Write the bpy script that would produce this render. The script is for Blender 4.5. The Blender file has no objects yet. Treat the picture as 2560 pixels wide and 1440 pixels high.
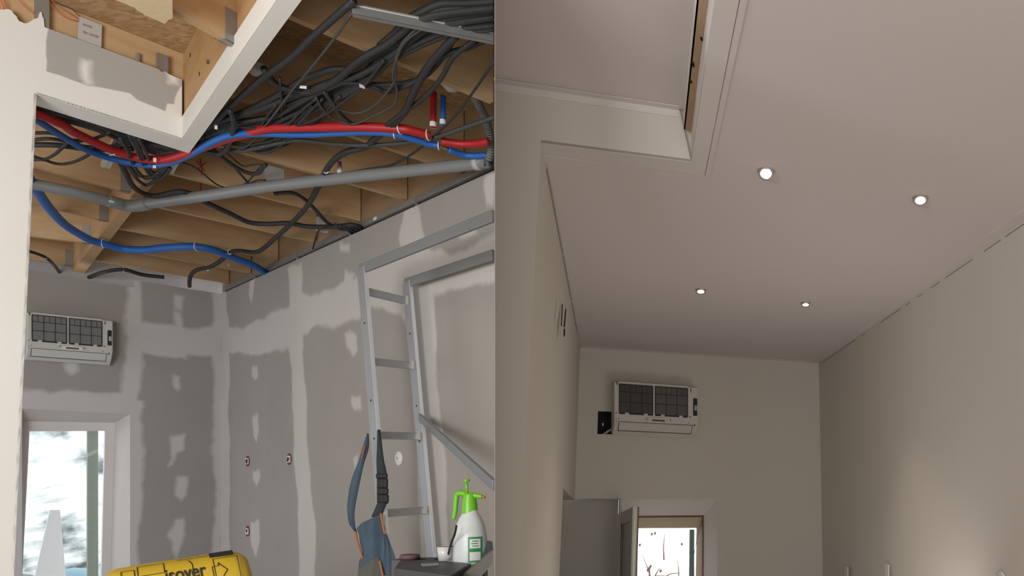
import bpy, bmesh, math, random
import numpy as np
from mathutils import Vector, Matrix
S = bpy.context.scene
COL = S.collection
random.seed(7)
# ------------------------------------------------------------------ camera, world, lights, exposure
F, PX, PY, EYE = 1900.0, 2000.0, 1200.0, 1.6
cam_d = bpy.data.cameras.new('camera'); cam = bpy.data.objects.new('camera', cam_d); COL.objects.link(cam)
cam.location = (0, 0, EYE); cam.rotation_euler = (math.pi / 2, 0, 0)
cam_d.sensor_width = 36; cam_d.lens = 36 * F / 2560
cam_d.shift_x = (1280 - PX) / 2560; cam_d.shift_y = (PY - 720) / 2560
cam_d.clip_start = 0.05
S.camera = cam
W = bpy.data.worlds.new('daylight'); S.world = W; W.use_nodes = True
bg = W.node_tree.nodes['Background']; bg.inputs[0].default_value = (0.93, 0.97, 1.0, 1); bg.inputs[1].default_value = 2.6
S.view_settings.view_transform = 'Standard'; S.view_settings.look = 'None'
S.view_settings.exposure = 0.0; S.view_settings.gamma = 1; S.view_settings.use_curve_mapping = False

def area(name, loc, target, sx, sy, power, color):
    d = bpy.data.lights.new(name, 'AREA'); d.shape = 'RECTANGLE'; d.size = sx; d.size_y = sy
    d.energy = power; d.color = color
    o = bpy.data.objects.new(name, d); COL.objects.link(o); o.location = loc
    o.rotation_euler = (Vector(target) - Vector(loc)).to_track_quat('-Z', 'Y').to_euler()
    return o
area('window_daylight_left', (-3.1, 0.1, 2.2), (-4.7, 4.2, 2.9), 1.6, 1.6, 100, (0.97, 0.99, 1.0))  # added fill lamp that brightens the near wall, no window modelled there
area('window_daylight_rear_left', (-2.0, -2.6, 1.9), (-4.5, 6.0, 2.6), 2.4, 2.0, 172, (1.0, 0.985, 0.955))  # unseen fill lamp behind the viewer, the rear wall has no window
area('window_daylight_rear_right', (0.9, -2.5, 1.0), (0.1, 6.5, 2.1), 2.4, 1.6, 63, (1.0, 0.965, 0.96))  # added fill behind the viewer for the finished room's ceilings and walls
area('glazed_door_daylight', (0.70, 4.2, 0.35), (-1.2, 7.0, 2.4), 1.0, 0.9, 11.5, (1.0, 0.965, 0.95))  # invented lamp below the view, lifts the finished room's back wall
area('window_daylight_side', (-7.3, 5.4, 1.3), (-7.0, 8.6, 0.7), 0.8, 1.4, 9, (0.42, 0.62, 1.0))

# ------------------------------------------------------------------ geometry helpers
def ray(x, y): return Vector(((x - PX) / F, 1.0, (PY - y) / F))
def hp(x, y, h):                       # point seen at x, y at height h above the eye
    r = ray(x, y); t = h / r.z; p = r * t; return Vector((p.x, p.y, p.z + EYE))
def dp(x, y, Y):                       # point seen at x, y at distance Y
    r = ray(x, y) * Y; return Vector((r.x, r.y, r.z + EYE))
class Plane:                           # vertical plane through two plan points
    def __init__(s, a, b):
        s.a = Vector((a[0], a[1])); s.b = Vector((b[0], b[1])); s.d = (s.b - s.a).normalized()
        s.n = Vector((s.d.y, -s.d.x))
        if s.n.dot(-s.a) < 0: s.n = -s.n    # towards the camera
    def at(s, x, y):
        r = ray(x, y); t = s.a.dot(s.n) / (r.x * s.n.x + r.y * s.n.y); p = r * t
        return Vector((p.x, p.y, p.z + EYE))
    def sz(s, x, y):
        p = s.at(x, y); return ((Vector((p.x, p.y)) - s.a).dot(s.d), p.z)
    def p(s, u, z, off=0):
        q = s.a + s.d * u + s.n * off; return Vector((q.x, q.y, z))
    def off(s, o): return Plane(s.a + s.n * o, s.b + s.n * o)

def link(name, me, mat=None, parent=None):
    o = bpy.data.objects.new(name, me); COL.objects.link(o)
    if mat is not None: me.materials.append(mat)
    if parent is not None: o.parent = parent
    return o
class MB:
    def __init__(s): s.v = []; s.f = []; s.sm = []; s.arc = []
    def add(s, vs, fs, smooth=False):
        k = len(s.v); s.v += [tuple(v) for v in vs]; s.f += [tuple(i + k for i in f) for f in fs]; s.sm += [smooth] * len(fs)
        s.arc += [0.0] * len(vs)
    def box(s, c, ax, ay, az):         # centre and three half-axis vectors
        c, ax, ay, az = Vector(c), Vector(ax), Vector(ay), Vector(az)
        vs = [c + ax * i + ay * j + az * k for k in (-1, 1) for j in (-1, 1) for i in (-1, 1)]
        s.add(vs, [(0, 2, 3, 1), (4, 5, 7, 6), (0, 1, 5, 4), (2, 6, 7, 3), (0, 4, 6, 2), (1, 3, 7, 5)])
    def bar(s, p, q, w, h, up=(0, 0, 1)):
        p, q = Vector(p), Vector(q); d = (q - p); l = d.length; d = d / l
        side = d.cross(Vector(up)).normalized(); u = side.cross(d)
        s.box((p + q) / 2, d * l / 2, side * w / 2, u * h / 2)
    def prism(s, pts, ext):            # planar outline extruded by a vector
        n = len(pts); ext = Vector(ext); a = [Vector(p) for p in pts]; b = [p + ext for p in a]
        s.add(a + b, [tuple(range(n)), tuple(range(2 * n - 1, n - 1, -1))] + [(i, i + n, (i + 1) % n + n, (i + 1) % n) for i in range(n)])
    def tube(s, pts, r, seg=10, sub=5, cap=True):
        P = smooth_path(pts, sub) if sub > 1 else [Vector(p) for p in pts]
        rings = []; prev = None; L = 0; k0 = len(s.v); arcs = []
        for i, p in enumerate(P):
            t = (P[min(i + 1, len(P) - 1)] - P[max(i - 1, 0)])
            if t.length < 1e-9: t = Vector((0, 0, 1))
            t.normalize()
            if prev is None: prev = t.orthogonal().normalized()
            n = prev - t * prev.dot(t)
            if n.length < 1e-6: n = t.orthogonal()
            n.normalize(); prev = n; b = t.cross(n)
            if i: L += (P[i] - P[i - 1]).length
            rr = r(i / (len(P) - 1)) if callable(r) else r
            rings.append([p + (n * math.cos(2 * math.pi * j / seg) + b * math.sin(2 * math.pi * j / seg)) * rr for j in range(seg)]); arcs += [L] * seg
        vs = [v for q in rings for v in q]
        fs = [(i * seg + j, i * seg + (j + 1) % seg, (i + 1) * seg + (j + 1) % seg, (i + 1) * seg + j) for i in range(len(P) - 1) for j in range(seg)]
        if cap: fs += [tuple(range(seg - 1, -1, -1)), tuple(range((len(P) - 1) * seg, len(P) * seg))]
        s.add(vs, fs, True); s.arc[k0:] = arcs
    def lathe(s, prof, o, axis=(0, 0, 1), seg=28):   # prof: (radius, distance along axis)
        axis = Vector(axis).normalized(); n = axis.orthogonal().normalized(); b = axis.cross(n); o = Vector(o)
        vs = [o + axis * z + (n * math.cos(2 * math.pi * j / seg) + b * math.sin(2 * math.pi * j / seg)) * max(r, 1e-5) for r, z in prof for j in range(seg)]
        fs = [(i * seg + j, i * seg + (j + 1) % seg, (i + 1) * seg + (j + 1) % seg, (i + 1) * seg + j) for i in range(len(prof) - 1) for j in range(seg)]
        s.add(vs, fs, True)
    def ribbon(s, left, right, th):    # strap from two edge lines, with thickness
        n = len(left); a = [Vector(p) for p in left]; b = [Vector(p) for p in right]
        nrm = [((b[i] - a[i]).cross(a[min(i + 1, n - 1)] - a[max(i - 1, 0)])).normalized() * th for i in range(n)]
        vs = a + b + [a[i] + nrm[i] for i in range(n)] + [b[i] + nrm[i] for i in range(n)]
        fs = []
        for i in range(n - 1):
            fs += [(i, i + 1, n + i + 1, n + i), (2 * n + i, 3 * n + i, 3 * n + i + 1, 2 * n + i + 1), (i, 2 * n + i, 2 * n + i + 1, i + 1), (n + i, n + i + 1, 3 * n + i + 1, 3 * n + i)]
        fs += [(0, n, 3 * n, 2 * n), (n - 1, 3 * n - 1, 4 * n - 1, 2 * n - 1)]
        s.add(vs, fs, True)
    def build(s, name, mat, parent=None, bevel=0):
        me = bpy.data.meshes.new(name); me.from_pydata(s.v, [], s.f); me.update()
        bm = bmesh.new(); bm.from_mesh(me); bmesh.ops.recalc_face_normals(bm, faces=bm.faces); bm.to_mesh(me); bm.free()
        me.polygons.foreach_set('use_smooth', s.sm)
        if any(s.arc):
            a = me.attributes.new('arc', 'FLOAT', 'POINT'); a.data.foreach_set('value', s.arc)
        o = link(name, me, mat, parent)
        if bevel:
            m = o.modifiers.new('b', 'BEVEL'); m.width = bevel; m.segments = 2; m.limit_method = 'ANGLE'
        return o
def smooth_path(pts, sub):
    P = [Vector(p) for p in pts]; n = len(P); out = []
    if n < 3: return P
    for i in range(n - 1):
        p0 = P[max(i - 1, 0)]; p1 = P[i]; p2 = P[i + 1]; p3 = P[min(i + 2, n - 1)]
        for k in range(sub):
            t = k / sub
            out.append(0.5 * ((2 * p1) + (p2 - p0) * t + (2 * p0 - 5 * p1 + 4 * p2 - p3) * t * t + (3 * p1 - p0 - 3 * p2 + p3) * t ** 3))
    out.append(P[-1]); return out
def tag(o, label, cat, group=None, kind=None):
    o['label'] = label; o['category'] = cat
    if group: o['group'] = group
    if kind: o['kind'] = kind
    return o
def struct(o): o['kind'] = 'structure'; return o
def empty(name, loc, label, cat, group=None):
    o = bpy.data.objects.new(name, None); COL.objects.link(o); o.empty_display_size = 0.1; o.location = loc
    return tag(o, label, cat, group)
def settle(root, *parts):              # parts are made in world space, then hung on the root without moving
    for p in parts:
        p.parent = root; p.matrix_parent_inverse = Matrix.Translation(root.location).inverted()
    return root
def sub(par, *parts):
    for p in parts: p.parent = par
def group_thing(name, parts, label, cat, group=None):
    zs = []; 
    for p in parts:
        for v in p.data.vertices: zs.append(v.co)
    lo = Vector((sum(v.x for v in zs) / len(zs), sum(v.y for v in zs) / len(zs), min(v.z for v in zs)))
    r = empty(name, lo, label, cat, group); settle(r, *parts); return r

# ------------------------------------------------------------------ materials
def mat(name, color, rough=0.6, metal=0.0, spec=None):
    m = bpy.data.materials.new(name); m.use_nodes = True; b = m.node_tree.nodes['Principled BSDF']
    b.inputs['Base Color'].default_value = (*color, 1); b.inputs['Roughness'].default_value = rough; b.inputs['Metallic'].default_value = metal
    if spec is not None: b.inputs['Specular IOR Level'].default_value = spec
    return m
def nd(m, t, **kw):
    n = m.node_tree.nodes.new(t)
    for k, v in kw.items(): setattr(n, k, v)
    return n
def lk(m, a, b): m.node_tree.links.new(a, b)
def ramp(m, fac, stops):
    r = nd(m, 'ShaderNodeValToRGB'); e = r.color_ramp.elements
    while len(e) < len(stops): e.new(0.5)
    for i, (p, c) in enumerate(stops): e[i].position = p; e[i].color = (*c, 1)
    lk(m, fac, r.inputs[0]); return r.outputs[0]
def noise(m, scale, detail=3, vec=None, dist=0.0):
    n = nd(m, 'ShaderNodeTexNoise'); n.inputs['Scale'].default_value = scale; n.inputs['Detail'].default_value = detail; n.inputs['Distortion'].default_value = dist
    if vec is None:
        tc = nd(m, 'ShaderNodeTexCoord'); vec = tc.outputs['Object']
    lk(m, vec, n.inputs['Vector']); return n.outputs['Fac']
def mixc(m, fac, a, b):
    x = nd(m, 'ShaderNodeMix', data_type='RGBA')
    for sck, v in ((x.inputs[0], fac), (x.inputs[6], a), (x.inputs[7], b)):
        if hasattr(v, 'links'): lk(m, v, sck)
        elif isinstance(v, (int, float)): sck.default_value = v
        else: sck.default_value = (*v, 1)
    return x.outputs[2]
def bump(m, height, strength=0.2, distance=0.01):
    b = nd(m, 'ShaderNodeBump'); b.inputs['Strength'].default_value = strength; b.inputs['Distance'].default_value = distance
    lk(m, height, b.inputs['Height']); lk(m, b.outputs[0], m.node_tree.nodes['Principled BSDF'].inputs['Normal'])
def base(m, c): lk(m, c, m.node_tree.nodes['Principled BSDF'].inputs['Base Color'])
def varied(name, c1, c2, scale=4, rough=0.75, bs=0.08, bscale=60, metal=0):
    m = mat(name, c1, rough, metal); base(m, mixc(m, noise(m, scale, 4), c1, c2))
    if bs: bump(m, noise(m, bscale, 3), bs, 0.004)
    return m
def wood(name, dirv, c1, c2, c3, rot=0):    # grain stretched along a plan direction
    m = mat(name, c1, 0.62)
    g = nd(m, 'ShaderNodeNewGeometry'); mp = nd(m, 'ShaderNodeMapping', vector_type='TEXTURE'); lk(m, g.outputs['Position'], mp.inputs['Vector'])
    mp.inputs['Rotation'].default_value = (0, 0, math.atan2(dirv[1], dirv[0])); mp.inputs['Scale'].default_value = (7.0, 1.0, 1.0)
    n1 = noise(m, 5.0, 4, mp.outputs[0], 1.2); n2 = noise(m, 38, 3, mp.outputs[0], 0.3); n3 = noise(m, 1.1, 2, g.outputs['Position'])
    c = ramp(m, n1, [(0.32, c2), (0.5, c1), (0.68, c3)])
    c = mixc(m, n2, c, mixc(m, 0.75, c2, c1)); 
    mx = nd(m, 'ShaderNodeMath', operation='MULTIPLY'); lk(m, n3, mx.inputs[0]); mx.inputs[1].default_value = 0.5
    base(m, mixc(m, mx.outputs[0], c, c2)); bump(m, n2, 0.1, 0.003)
    return m
def osb():
    m = mat('osb_board', (0.4, 0.28, 0.15), 0.7)
    g = nd(m, 'ShaderNodeNewGeometry'); mp = nd(m, 'ShaderNodeMapping'); lk(m, g.outputs['Position'], mp.inputs['Vector']); mp.inputs['Scale'].default_value = (26, 70, 60); mp.inputs['Rotation'].default_value = (0.3, 0.2, 0.9)
    v = nd(m, 'ShaderNodeTexVoronoi'); v.inputs['Scale'].default_value = 1.0; v.inputs['Randomness'].default_value = 1.0; lk(m, mp.outputs[0], v.inputs['Vector'])
    sep = nd(m, 'ShaderNodeSeparateColor'); lk(m, v.outputs['Color'], sep.inputs[0])
    c = ramp(m, sep.outputs[0], [(0.0, (0.33, 0.20, 0.09)), (0.35, (0.42, 0.26, 0.125)), (0.75, (0.47, 0.31, 0.155)), (1.0, (0.54, 0.37, 0.20))])
    n = noise(m, 3.5, 4, g.outputs['Position'])
    base(m, mixc(m, ramp(m, n, [(0.4, (0, 0, 0)), (0.75, (0.6, 0.6, 0.6))]), c, (0.30, 0.17, 0.08))); bump(m, sep.outputs[1], 0.25, 0.004)
    return m
def board(name, board_c, comp_c):      # plasterboard with joint compound where the 'compound' attribute says so
    m = mat(name, board_c, 0.85, spec=0.2)
    a = nd(m, 'ShaderNodeAttribute', attribute_name='compound')
    n = noise(m, 9, 5); n2 = noise(m, 1.6, 3)
    add = nd(m, 'ShaderNodeMath', operation='MULTIPLY_ADD'); lk(m, n, add.inputs[0]); add.inputs[1].default_value = 0.5; lk(m, a.outputs['Fac'], add.inputs[2])
    f = ramp(m, add.outputs[0], [(0.52, (0, 0, 0)), (0.98, (1, 1, 1))])
    c = mixc(m, f, mixc(m, n2, board_c, [v * 0.86 for v in board_c]), mixc(m, n2, comp_c, [v * 0.93 for v in comp_c]))
    base(m, c); bump(m, n, 0.06, 0.004); return m
M = {}
M['cream'] = varied('painted_plaster', (0.80, 0.785, 0.74), (0.74, 0.73, 0.69), 3, 0.85, 0.05, 25)
M['board'] = board('plasterboard_right', (0.40, 0.375, 0.345), (0.60, 0.575, 0.54))
M['board_back'] = board('plasterboard_back', (0.385, 0.36, 0.34), (0.60, 0.575, 0.555))
M['board_front'] = board('plasterboard_front', (0.44, 0.425, 0.40), (0.80, 0.785, 0.74))
M['white_ceiling'] = varied('ceiling_paint', (0.70, 0.635, 0.625), (0.68, 0.62, 0.61), 2, 0.9, 0.03, 80)
M['white_wall'] = varied('wall_paint', (0.655, 0.61, 0.545), (0.635, 0.595, 0.53), 2, 0.9, 0.04, 60)
M['white_trim'] = varied('trim_paint', (0.72, 0.67, 0.645), (0.70, 0.65, 0.63), 4, 0.6, 0.03, 50)
M['osb'] = osb()
M['galv'] = varied('galvanised_steel', (0.47, 0.48, 0.48), (0.36, 0.37, 0.37), 12, 0.42, 0.03, 90, 0.85)
M['galv_dull'] = varied('weathered_steel', (0.35, 0.34, 0.31), (0.27, 0.26, 0.24), 9, 0.55, 0.05, 60, 0.5)
M['alu'] = varied('ladder_aluminium', (0.50, 0.51, 0.53), (0.42, 0.43, 0.45), 8, 0.38, 0.03, 60, 0.75)
M['black'] = mat('black_plastic', (0.012, 0.012, 0.013), 0.6)
M['dark'] = mat('dark_cavity', (0.012, 0.010, 0.008), 0.9)
def conduit(name, c, period=0.009, st=0.5):
    m = mat(name, c, 0.55)
    a = nd(m, 'ShaderNodeAttribute', attribute_name='arc'); k = nd(m, 'ShaderNodeMath', operation='MULTIPLY'); lk(m, a.outputs['Fac'], k.inputs[0]); k.inputs[1].default_value = 2 * math.pi / period
    s_ = nd(m, 'ShaderNodeMath', operation='SINE'); lk(m, k.outputs[0], s_.inputs[0]); bump(m, s_.outputs[0], st, 0.003); return m
M['conduit'] = conduit('black_corrugated_conduit', (0.022, 0.023, 0.024))
M['conduit_grey'] = conduit('grey_corrugated_conduit', (0.055, 0.058, 0.056))
M['flex'] = conduit('grey_flexible_hose', (0.16, 0.17, 0.17), 0.022, 1.0)
M['red'] = mat('red_pipe_plastic', (0.42, 0.013, 0.016), 0.5)
M['blue'] = mat('blue_pipe_plastic', (0.02, 0.125, 0.45), 0.5)
M['pvc'] = varied('grey_pvc', (0.225, 0.235, 0.24), (0.20, 0.205, 0.21), 5, 0.45, 0)
M['clip'] = mat('white_nylon', (0.70, 0.70, 0.68), 0.5)
M['boxwhite'] = varied('box_plastic', (0.48, 0.47, 0.45), (0.44, 0.43, 0.41), 6, 0.6, 0)
M['brass'] = mat('brass', (0.65, 0.42, 0.16), 0.3, 0.9)
M['redink'] = mat('red_marker', (0.50, 0.03, 0.02), 0.8); M['faded'] = mat('faded_red_ink', (0.52, 0.26, 0.25), 0.8)
M['foam'] = varied('expanding_foam', (0.66, 0.63, 0.60), (0.55, 0.52, 0.48), 12, 0.9, 0.5, 25)

# ------------------------------------------------------------------ walls with a compound mask
def mask_fn(plane, polys, wob=1.0, wd=0.03):
    P = [np.array([plane.sz(x, y) for x, y in q]) for q in polys]
    rng = np.random.RandomState(3); waves = [(rng.uniform(-1, 1, 2) * f, rng.uniform(0, 6.28), rng.uniform(0, 6.28)) for f in (6, 11, 23, 47, 90) for _ in range(3)]
    def fn(uv):
        q = uv.copy()
        for w, a, b in waves:
            amp = 0.10 * wob / np.linalg.norm(w)
            ph = uv @ w * 2
            q[:, 0] += amp * np.sin(ph + a) * 0.7; q[:, 1] += amp * np.sin(ph + b) * 0.7
        best = np.full(len(q), -1.0)
        for p in P:
            n = len(p); inside = np.zeros(len(q), bool); dist = np.full(len(q), 9.0)
            for i in range(n):
                a, b = p[i], p[(i + 1) % n]; e = b - a
                t = np.clip(((q - a) @ e) / (e @ e + 1e-12), 0, 1); dist = np.minimum(dist, np.linalg.norm(q - a - t[:, None] * e, axis=1))
                c = ((a[1] > q[:, 1]) != (b[1] > q[:, 1])) & (q[:, 0] < (b[0] - a[0]) * (q[:, 1] - a[1]) / (b[1] - a[1] + 1e-12) + a[0]); inside ^= c
            best = np.maximum(best, np.where(inside, dist, -dist))
        return np.clip(best / wd * 0.5 + 0.5, 0, 1)
    return fn
def wall(name, plane, u0, u1, z0, z1, m, holes=(), step=None, warp=None, polys=None, th=0.0):
    us = sorted({u0, u1, *[h[0] for h in holes], *[h[1] for h in holes]}); zs = sorted({z0, z1, *[h[2] for h in holes], *[h[3] for h in holes]})
    us = [u for u in us if u0 - 1e-9 <= u <= u1 + 1e-9]; zs = [z for z in zs if z0 - 1e-9 <= z <= z1 + 1e-9]
    V = []; Fc = []; UV = []; idx = {}
    def vid(u, z):
        k = (round(u, 5), round(z, 5))
        if k not in idx:
            idx[k] = len(V); uu, zz = warp(u, z) if warp else (u, z); UV.append((uu, zz)); V.append(tuple(plane.p(uu, zz)))
        return idx[k]
    for a, b in zip(us, us[1:]):
        for c, d in zip(zs, zs[1:]):
            if any(h[0] <= a + 1e-6 and b <= h[1] + 1e-6 and h[2] <= c + 1e-6 and d <= h[3] + 1e-6 for h in holes): continue
            nu = max(1, int((b - a) / step)) if step else 1; nz = max(1, int((d - c) / step)) if step else 1
            for i in range(nu):
                for j in range(nz):
                    ua, ub = a + (b - a) * i / nu, a + (b - a) * (i + 1) / nu; za, zb = c + (d - c) * j / nz, c + (d - c) * (j + 1) / nz
                    Fc.append((vid(ua, za), vid(ub, za), vid(ub, zb), vid(ua, zb)))
    me = bpy.data.meshes.new(name); me.from_pydata(V, [], Fc); me.update()
    if polys is not None:
        at = me.attributes.new('compound', 'FLOAT', 'POINT'); at.data.foreach_set('value', mask_fn(plane, polys, .55, .045)(np.array(UV)).astype(np.float32))
    o = link(name, me, m); struct(o)
    if th:
        sd = o.modifiers.new('s', 'SOLIDIFY'); sd.thickness = th
        nrm = me.polygons[0].normal; sd.offset = -1 if nrm.dot(Vector((plane.n.x, plane.n.y, 0))) > 0 else 1
    return o

HL, HJ, HB, HD = 2.2, 2.31, 2.27, 2.78
HR = 1.26
c2 = hp(552, 735, HL); l2 = hp(65, 657, HL); r2 = hp(1236.9, 425.2, HL)
LB = Plane(l2, c2); LR = Plane(c2, r2)          # unfinished room: back wall, right wall
BD = LB.d                                        # joist direction
DIV = Vector((-763 / F, 1.0)).normalized()       # the partition between the two rooms
def div_pt(Y, z=0): return Vector((-763 / F * Y, Y, z))

# ---- common shell
mb = MB(); mb.add([(-12, -4, 0), (6, -4, 0), (6, 14, 0), (-12, 14, 0)], [(0, 1, 2, 3)])
struct(mb.build('floor', varied('screed', (0.55, 0.52, 0.48), (0.48, 0.45, 0.42), 2)))
mb = MB(); a, b = div_pt(1.9), div_pt(9.3); nn = Vector((DIV.y, -DIV.x, 0)) * 0.0006
mb.prism([a - nn, a + nn, b + nn, b - nn], (0, 0, 4.5)); struct(mb.build('wall_middle', mat('partition_edge', (.30, .28, .26), .9)))
shell = varied('shell_plaster', (0.62, 0.60, 0.56), (0.58, 0.56, 0.52))
for nm, p, q in (('wall_rear', (-9.5, -3.2), (4.6, -3.2)), ('wall_left_far', (-9.5, -3.2), (-8.3, 3.4)), ('wall_right_far', (4.6, -3.2), (4.6, 3.0))):
    mb = MB(); d = Vector((*q, 0)) - Vector((*p, 0)); n = Vector((d.y, -d.x, 0)).normalized() * 0.1
    mb.prism([Vector((*p, 0)), Vector((*q, 0)), Vector((*q, 0)) + n, Vector((*p, 0)) + n], (0, 0, 4.5)); struct(mb.build(nm, shell))

# ================================================================== UNFINISHED ROOM (left half)
# back wall, with window hole
def lean(plane, xt, yt, xb, yb):                 # shift along the wall per metre of height
    u1, z1 = plane.sz(xt, yt); u0, z0 = plane.sz(xb, yb); return u1, z1, (u0 - u1) / (z0 - z1)
wu0, wz = LB.sz(55, 1021); wu1, _ = LB.sz(325, 1024)
uc = (c2.xy - LB.a).dot(LB.d)
back_polys = [
 [(322, 700), (352, 700), (353, 760), (351, 800), (440, 815), (470, 822), (530, 818), (533, 700), (560, 700), (560, 1500), (540, 1500), (533, 1100), (528, 885), (470, 884), (440, 893), (352, 880), (350, 940), (345, 1000), (362, 1004), (356, 1100), (357, 1180), (352, 1300), (345, 1500), (-40, 1500), (-40, 985), (110, 978), (130, 985), (180, 975), (240, 988), (303, 985), (308, 930), (316, 820)],
 [(440, 738), (463, 742), (460, 776), (441, 774)], [(440, 780), (460, 782), (466, 893), (455, 888), (440, 840)],
 [(430, 938), (448, 942), (452, 975), (443, 985), (433, 975)], [(428, 1086), (466, 1088), (462, 1125), (444, 1130), (430, 1160), (420, 1165), (432, 1125)],
 [(436, 1190), (466, 1192), (464, 1240), (448, 1254), (430, 1240)], [(438, 1305), (460, 1300), (462, 1340), (440, 1395), (428, 1335)],
 [(152, 903), (186, 908), (184, 930), (172, 940), (154, 930)], [(436, 696), (560, 720), (560, 745), (536, 735)]]
ua, _ = LB.sz(336, 700)
lw = wall('wall_back', LB, -3.0, uc, 0, EYE + HL, M['board_back'], holes=[(wu0, wu1, 0.15, wz), (-3.0, ua, EYE + HL - .08, EYE + HL)], step=0.012, polys=back_polys)
right_polys = [
 [(545, 700), (566, 716), (568, 770), (572, 815), (600, 818), (622, 806), (650, 800), (690, 775), (724, 768), (722, 700), (718, 670), (752, 660), (756, 735), (780, 742), (830, 725), (858, 712), (862, 682), (884, 690), (880, 700), (900, 690), (905, 665), (1007, 640), (1000, 610), (996, 590), (1010, 530), (1018, 515), (1046, 512), (1056, 560), (1062, 600), (1075, 620), (1120, 632), (1237, 585), (1240, 700), (1180, 715), (1100, 735), (1082, 740), (1084, 790), (1090, 850), (1092, 900), (1096, 1000), (1108, 1120), (1120, 1300), (1125, 1500), (1060, 1500), (1045, 1200), (1035, 1000), (1028, 830), (1000, 790), (960, 776), (930, 770), (900, 800), (860, 810), (830, 820), (790, 812), (760, 835), (757, 880), (762, 960), (768, 1067), (776, 1180), (786, 1300), (792, 1500), (750, 1500), (742, 1250), (733, 1067), (727, 940), (722, 868), (700, 872), (640, 885), (572, 880), (573, 1000), (574, 1200), (575, 1500), (540, 1500)],
 [(848, 604), (874, 608), (872, 630), (850, 628)], [(625, 702), (637, 700), (634, 742), (629, 757), (623, 740)],
 [(864, 838), (893, 836), (897, 872), (884, 890), (868, 872)], [(878, 992), (900, 992), (902, 1020), (886, 1032), (877, 1015)],
 [(628, 915), (643, 912), (645, 945), (636, 956), (627, 940)], [(632, 1040), (646, 1038), (648, 1075), (642, 1100), (633, 1080)],
 [(632, 1176), (648, 1172), (650, 1196), (640, 1210), (631, 1196)], [(628, 1305), (648, 1305), (650, 1350), (640, 1390), (630, 1360)], [(884, 1150), (896, 1140), (898, 1165), (888, 1180)],
 [(1212, 440), (1240, 430), (1240, 505), (1222, 510), (1212, 480)], [(1140, 580), (1190, 560), (1195, 572), (1150, 592)]]
lw2 = wall('wall_right', LR, 0, (div_pt(0).xy - LR.a).dot(LR.d) * 0 + LR.sz(1236.9, 425)[0], 0, EYE + HL, M['board'], step=0.012, polys=right_polys)
# upper back board, seen in the gap over the wall
mb = MB(); o_ = LB.off(-0.42)
mb.prism([o_.p(-3, EYE + HL - .3), o_.p(uc + .3, EYE + HL - .3), o_.p(uc + .3, EYE + HD + .2), o_.p(-3, EYE + HD + .2)], Vector((*(-LB.n * .02), 0)))
struct(mb.build('wall_back_upper', varied('upper_board', (0.42, 0.41, 0.41), (0.36, 0.35, 0.35))))
# rim board above the right wall, deck
rim = LR.off(-0.045)
mb = MB(); mb.prism([rim.p(-.1, EYE + HL - .05), rim.p(LR.sz(1236.9, 425)[0] - 0.05, EYE + HL - .05), rim.p(LR.sz(1236.9, 425)[0] - 0.05, EYE + HD), rim.p(-.1, EYE + HD)], Vector((*(-LR.n * .03), 0)))
W1 = (0.54, 0.365, 0.20); W2 = (0.38, 0.225, 0.105); W3 = (0.66, 0.48, 0.29)
M['joist'] = wood('joist_wood', BD, W1, W2, W3)
inA, inB = hp(455, 349, HL), hp(695, 0, HL); ouA, ouB = hp(473, 382, HL), hp(753, 0, HL)
LD = (inB.xy - inA.xy).normalized()
M['beam'] = wood('beam_wood', LD, (0.56, 0.36, 0.185), (0.40, 0.22, 0.09), (0.64, 0.45, 0.26))
M['rim'] = wood('rim_wood', LR.d, (0.40, 0.27, 0.15), (0.30, 0.19, 0.10), (0.48, 0.34, 0.20))
struct(mb.build('trim_2', M['rim']))
deck_poly = [div_pt(9.2), div_pt(0.3), Vector((-0.12, -3.2, 0)), Vector((-9.5, -3.2, 0)), Vector((-9.5, 9.5, 0))]
mb = MB(); mb.prism([p + Vector((0, 0, EYE + HD)) for p in [Vector((v.x, v.y, 0)) for v in deck_poly]], (0, 0, .03)); struct(mb.build('ceiling', M['osb']))

# near wall and soffit (plasterboard box round the stair opening)
FRA, FRB = hp(92, 235, HL), inA
FR = Plane(FRA, FRB); fth = 0.085
def ragged(pts, amp=0.004, n=6):
    out = []
    for i in range(len(pts) - 1):
        for k in range(n):
            t = k / n; p = (pts[i][0] * (1 - t) + pts[i + 1][0] * t, pts[i][1] * (1 - t) + pts[i + 1][1] * t)
            out.append((p[0] + random.uniform(-1, 1) * amp, p[1] + random.uniform(-1, 1) * amp))
    out.append(pts[-1]); return out
topline = [(-160, 20), (-60, 30), (0, 24), (14, 23), (30, 27), (40, 40), (47, 52), (60, 58), (72, 56), (84, 48), (96, 44), (100, 27), (103, 29), (105, 42), (110, 44), (109, 60), (112, 68)]
topline = ragged(topline, 1.6, 3) + [(200, 100), (300, 137), (395, 172), (404, 180), (412, 178), (420, 184), (437, 192)]
low = [(455, 349), (400, 331.8), (300, 300.3), (200, 269), (92, 235), (86, 385), (72, 640), (60, 860), (35, 1440), (22, 1700), (-160, 1700)]
def tz(u):                               # top edge of the near wall at a place along it
    x = [FR.sz(*q) for q in topline]; zz = x[-1][1]
    for (ua, za), (ub, zb_) in zip(x, x[1:]):
        if ua <= u <= ub and ub > ua: return za + (zb_ - za) * (u - ua) / (ub - ua)
    return x[0][1] if u < x[0][0] else zz
uE, zE = FR.sz(92, 235); uE2, zE2 = FR.sz(35, 1440); uB0 = FR.sz(455, 349)[0]; uL0 = FR.sz(-160, 500)[0]
def uedge(z): return uE + (uE2 - uE) * (zE - z) / (zE - zE2) if z < zE else uE
NV = []; NF = []
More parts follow.
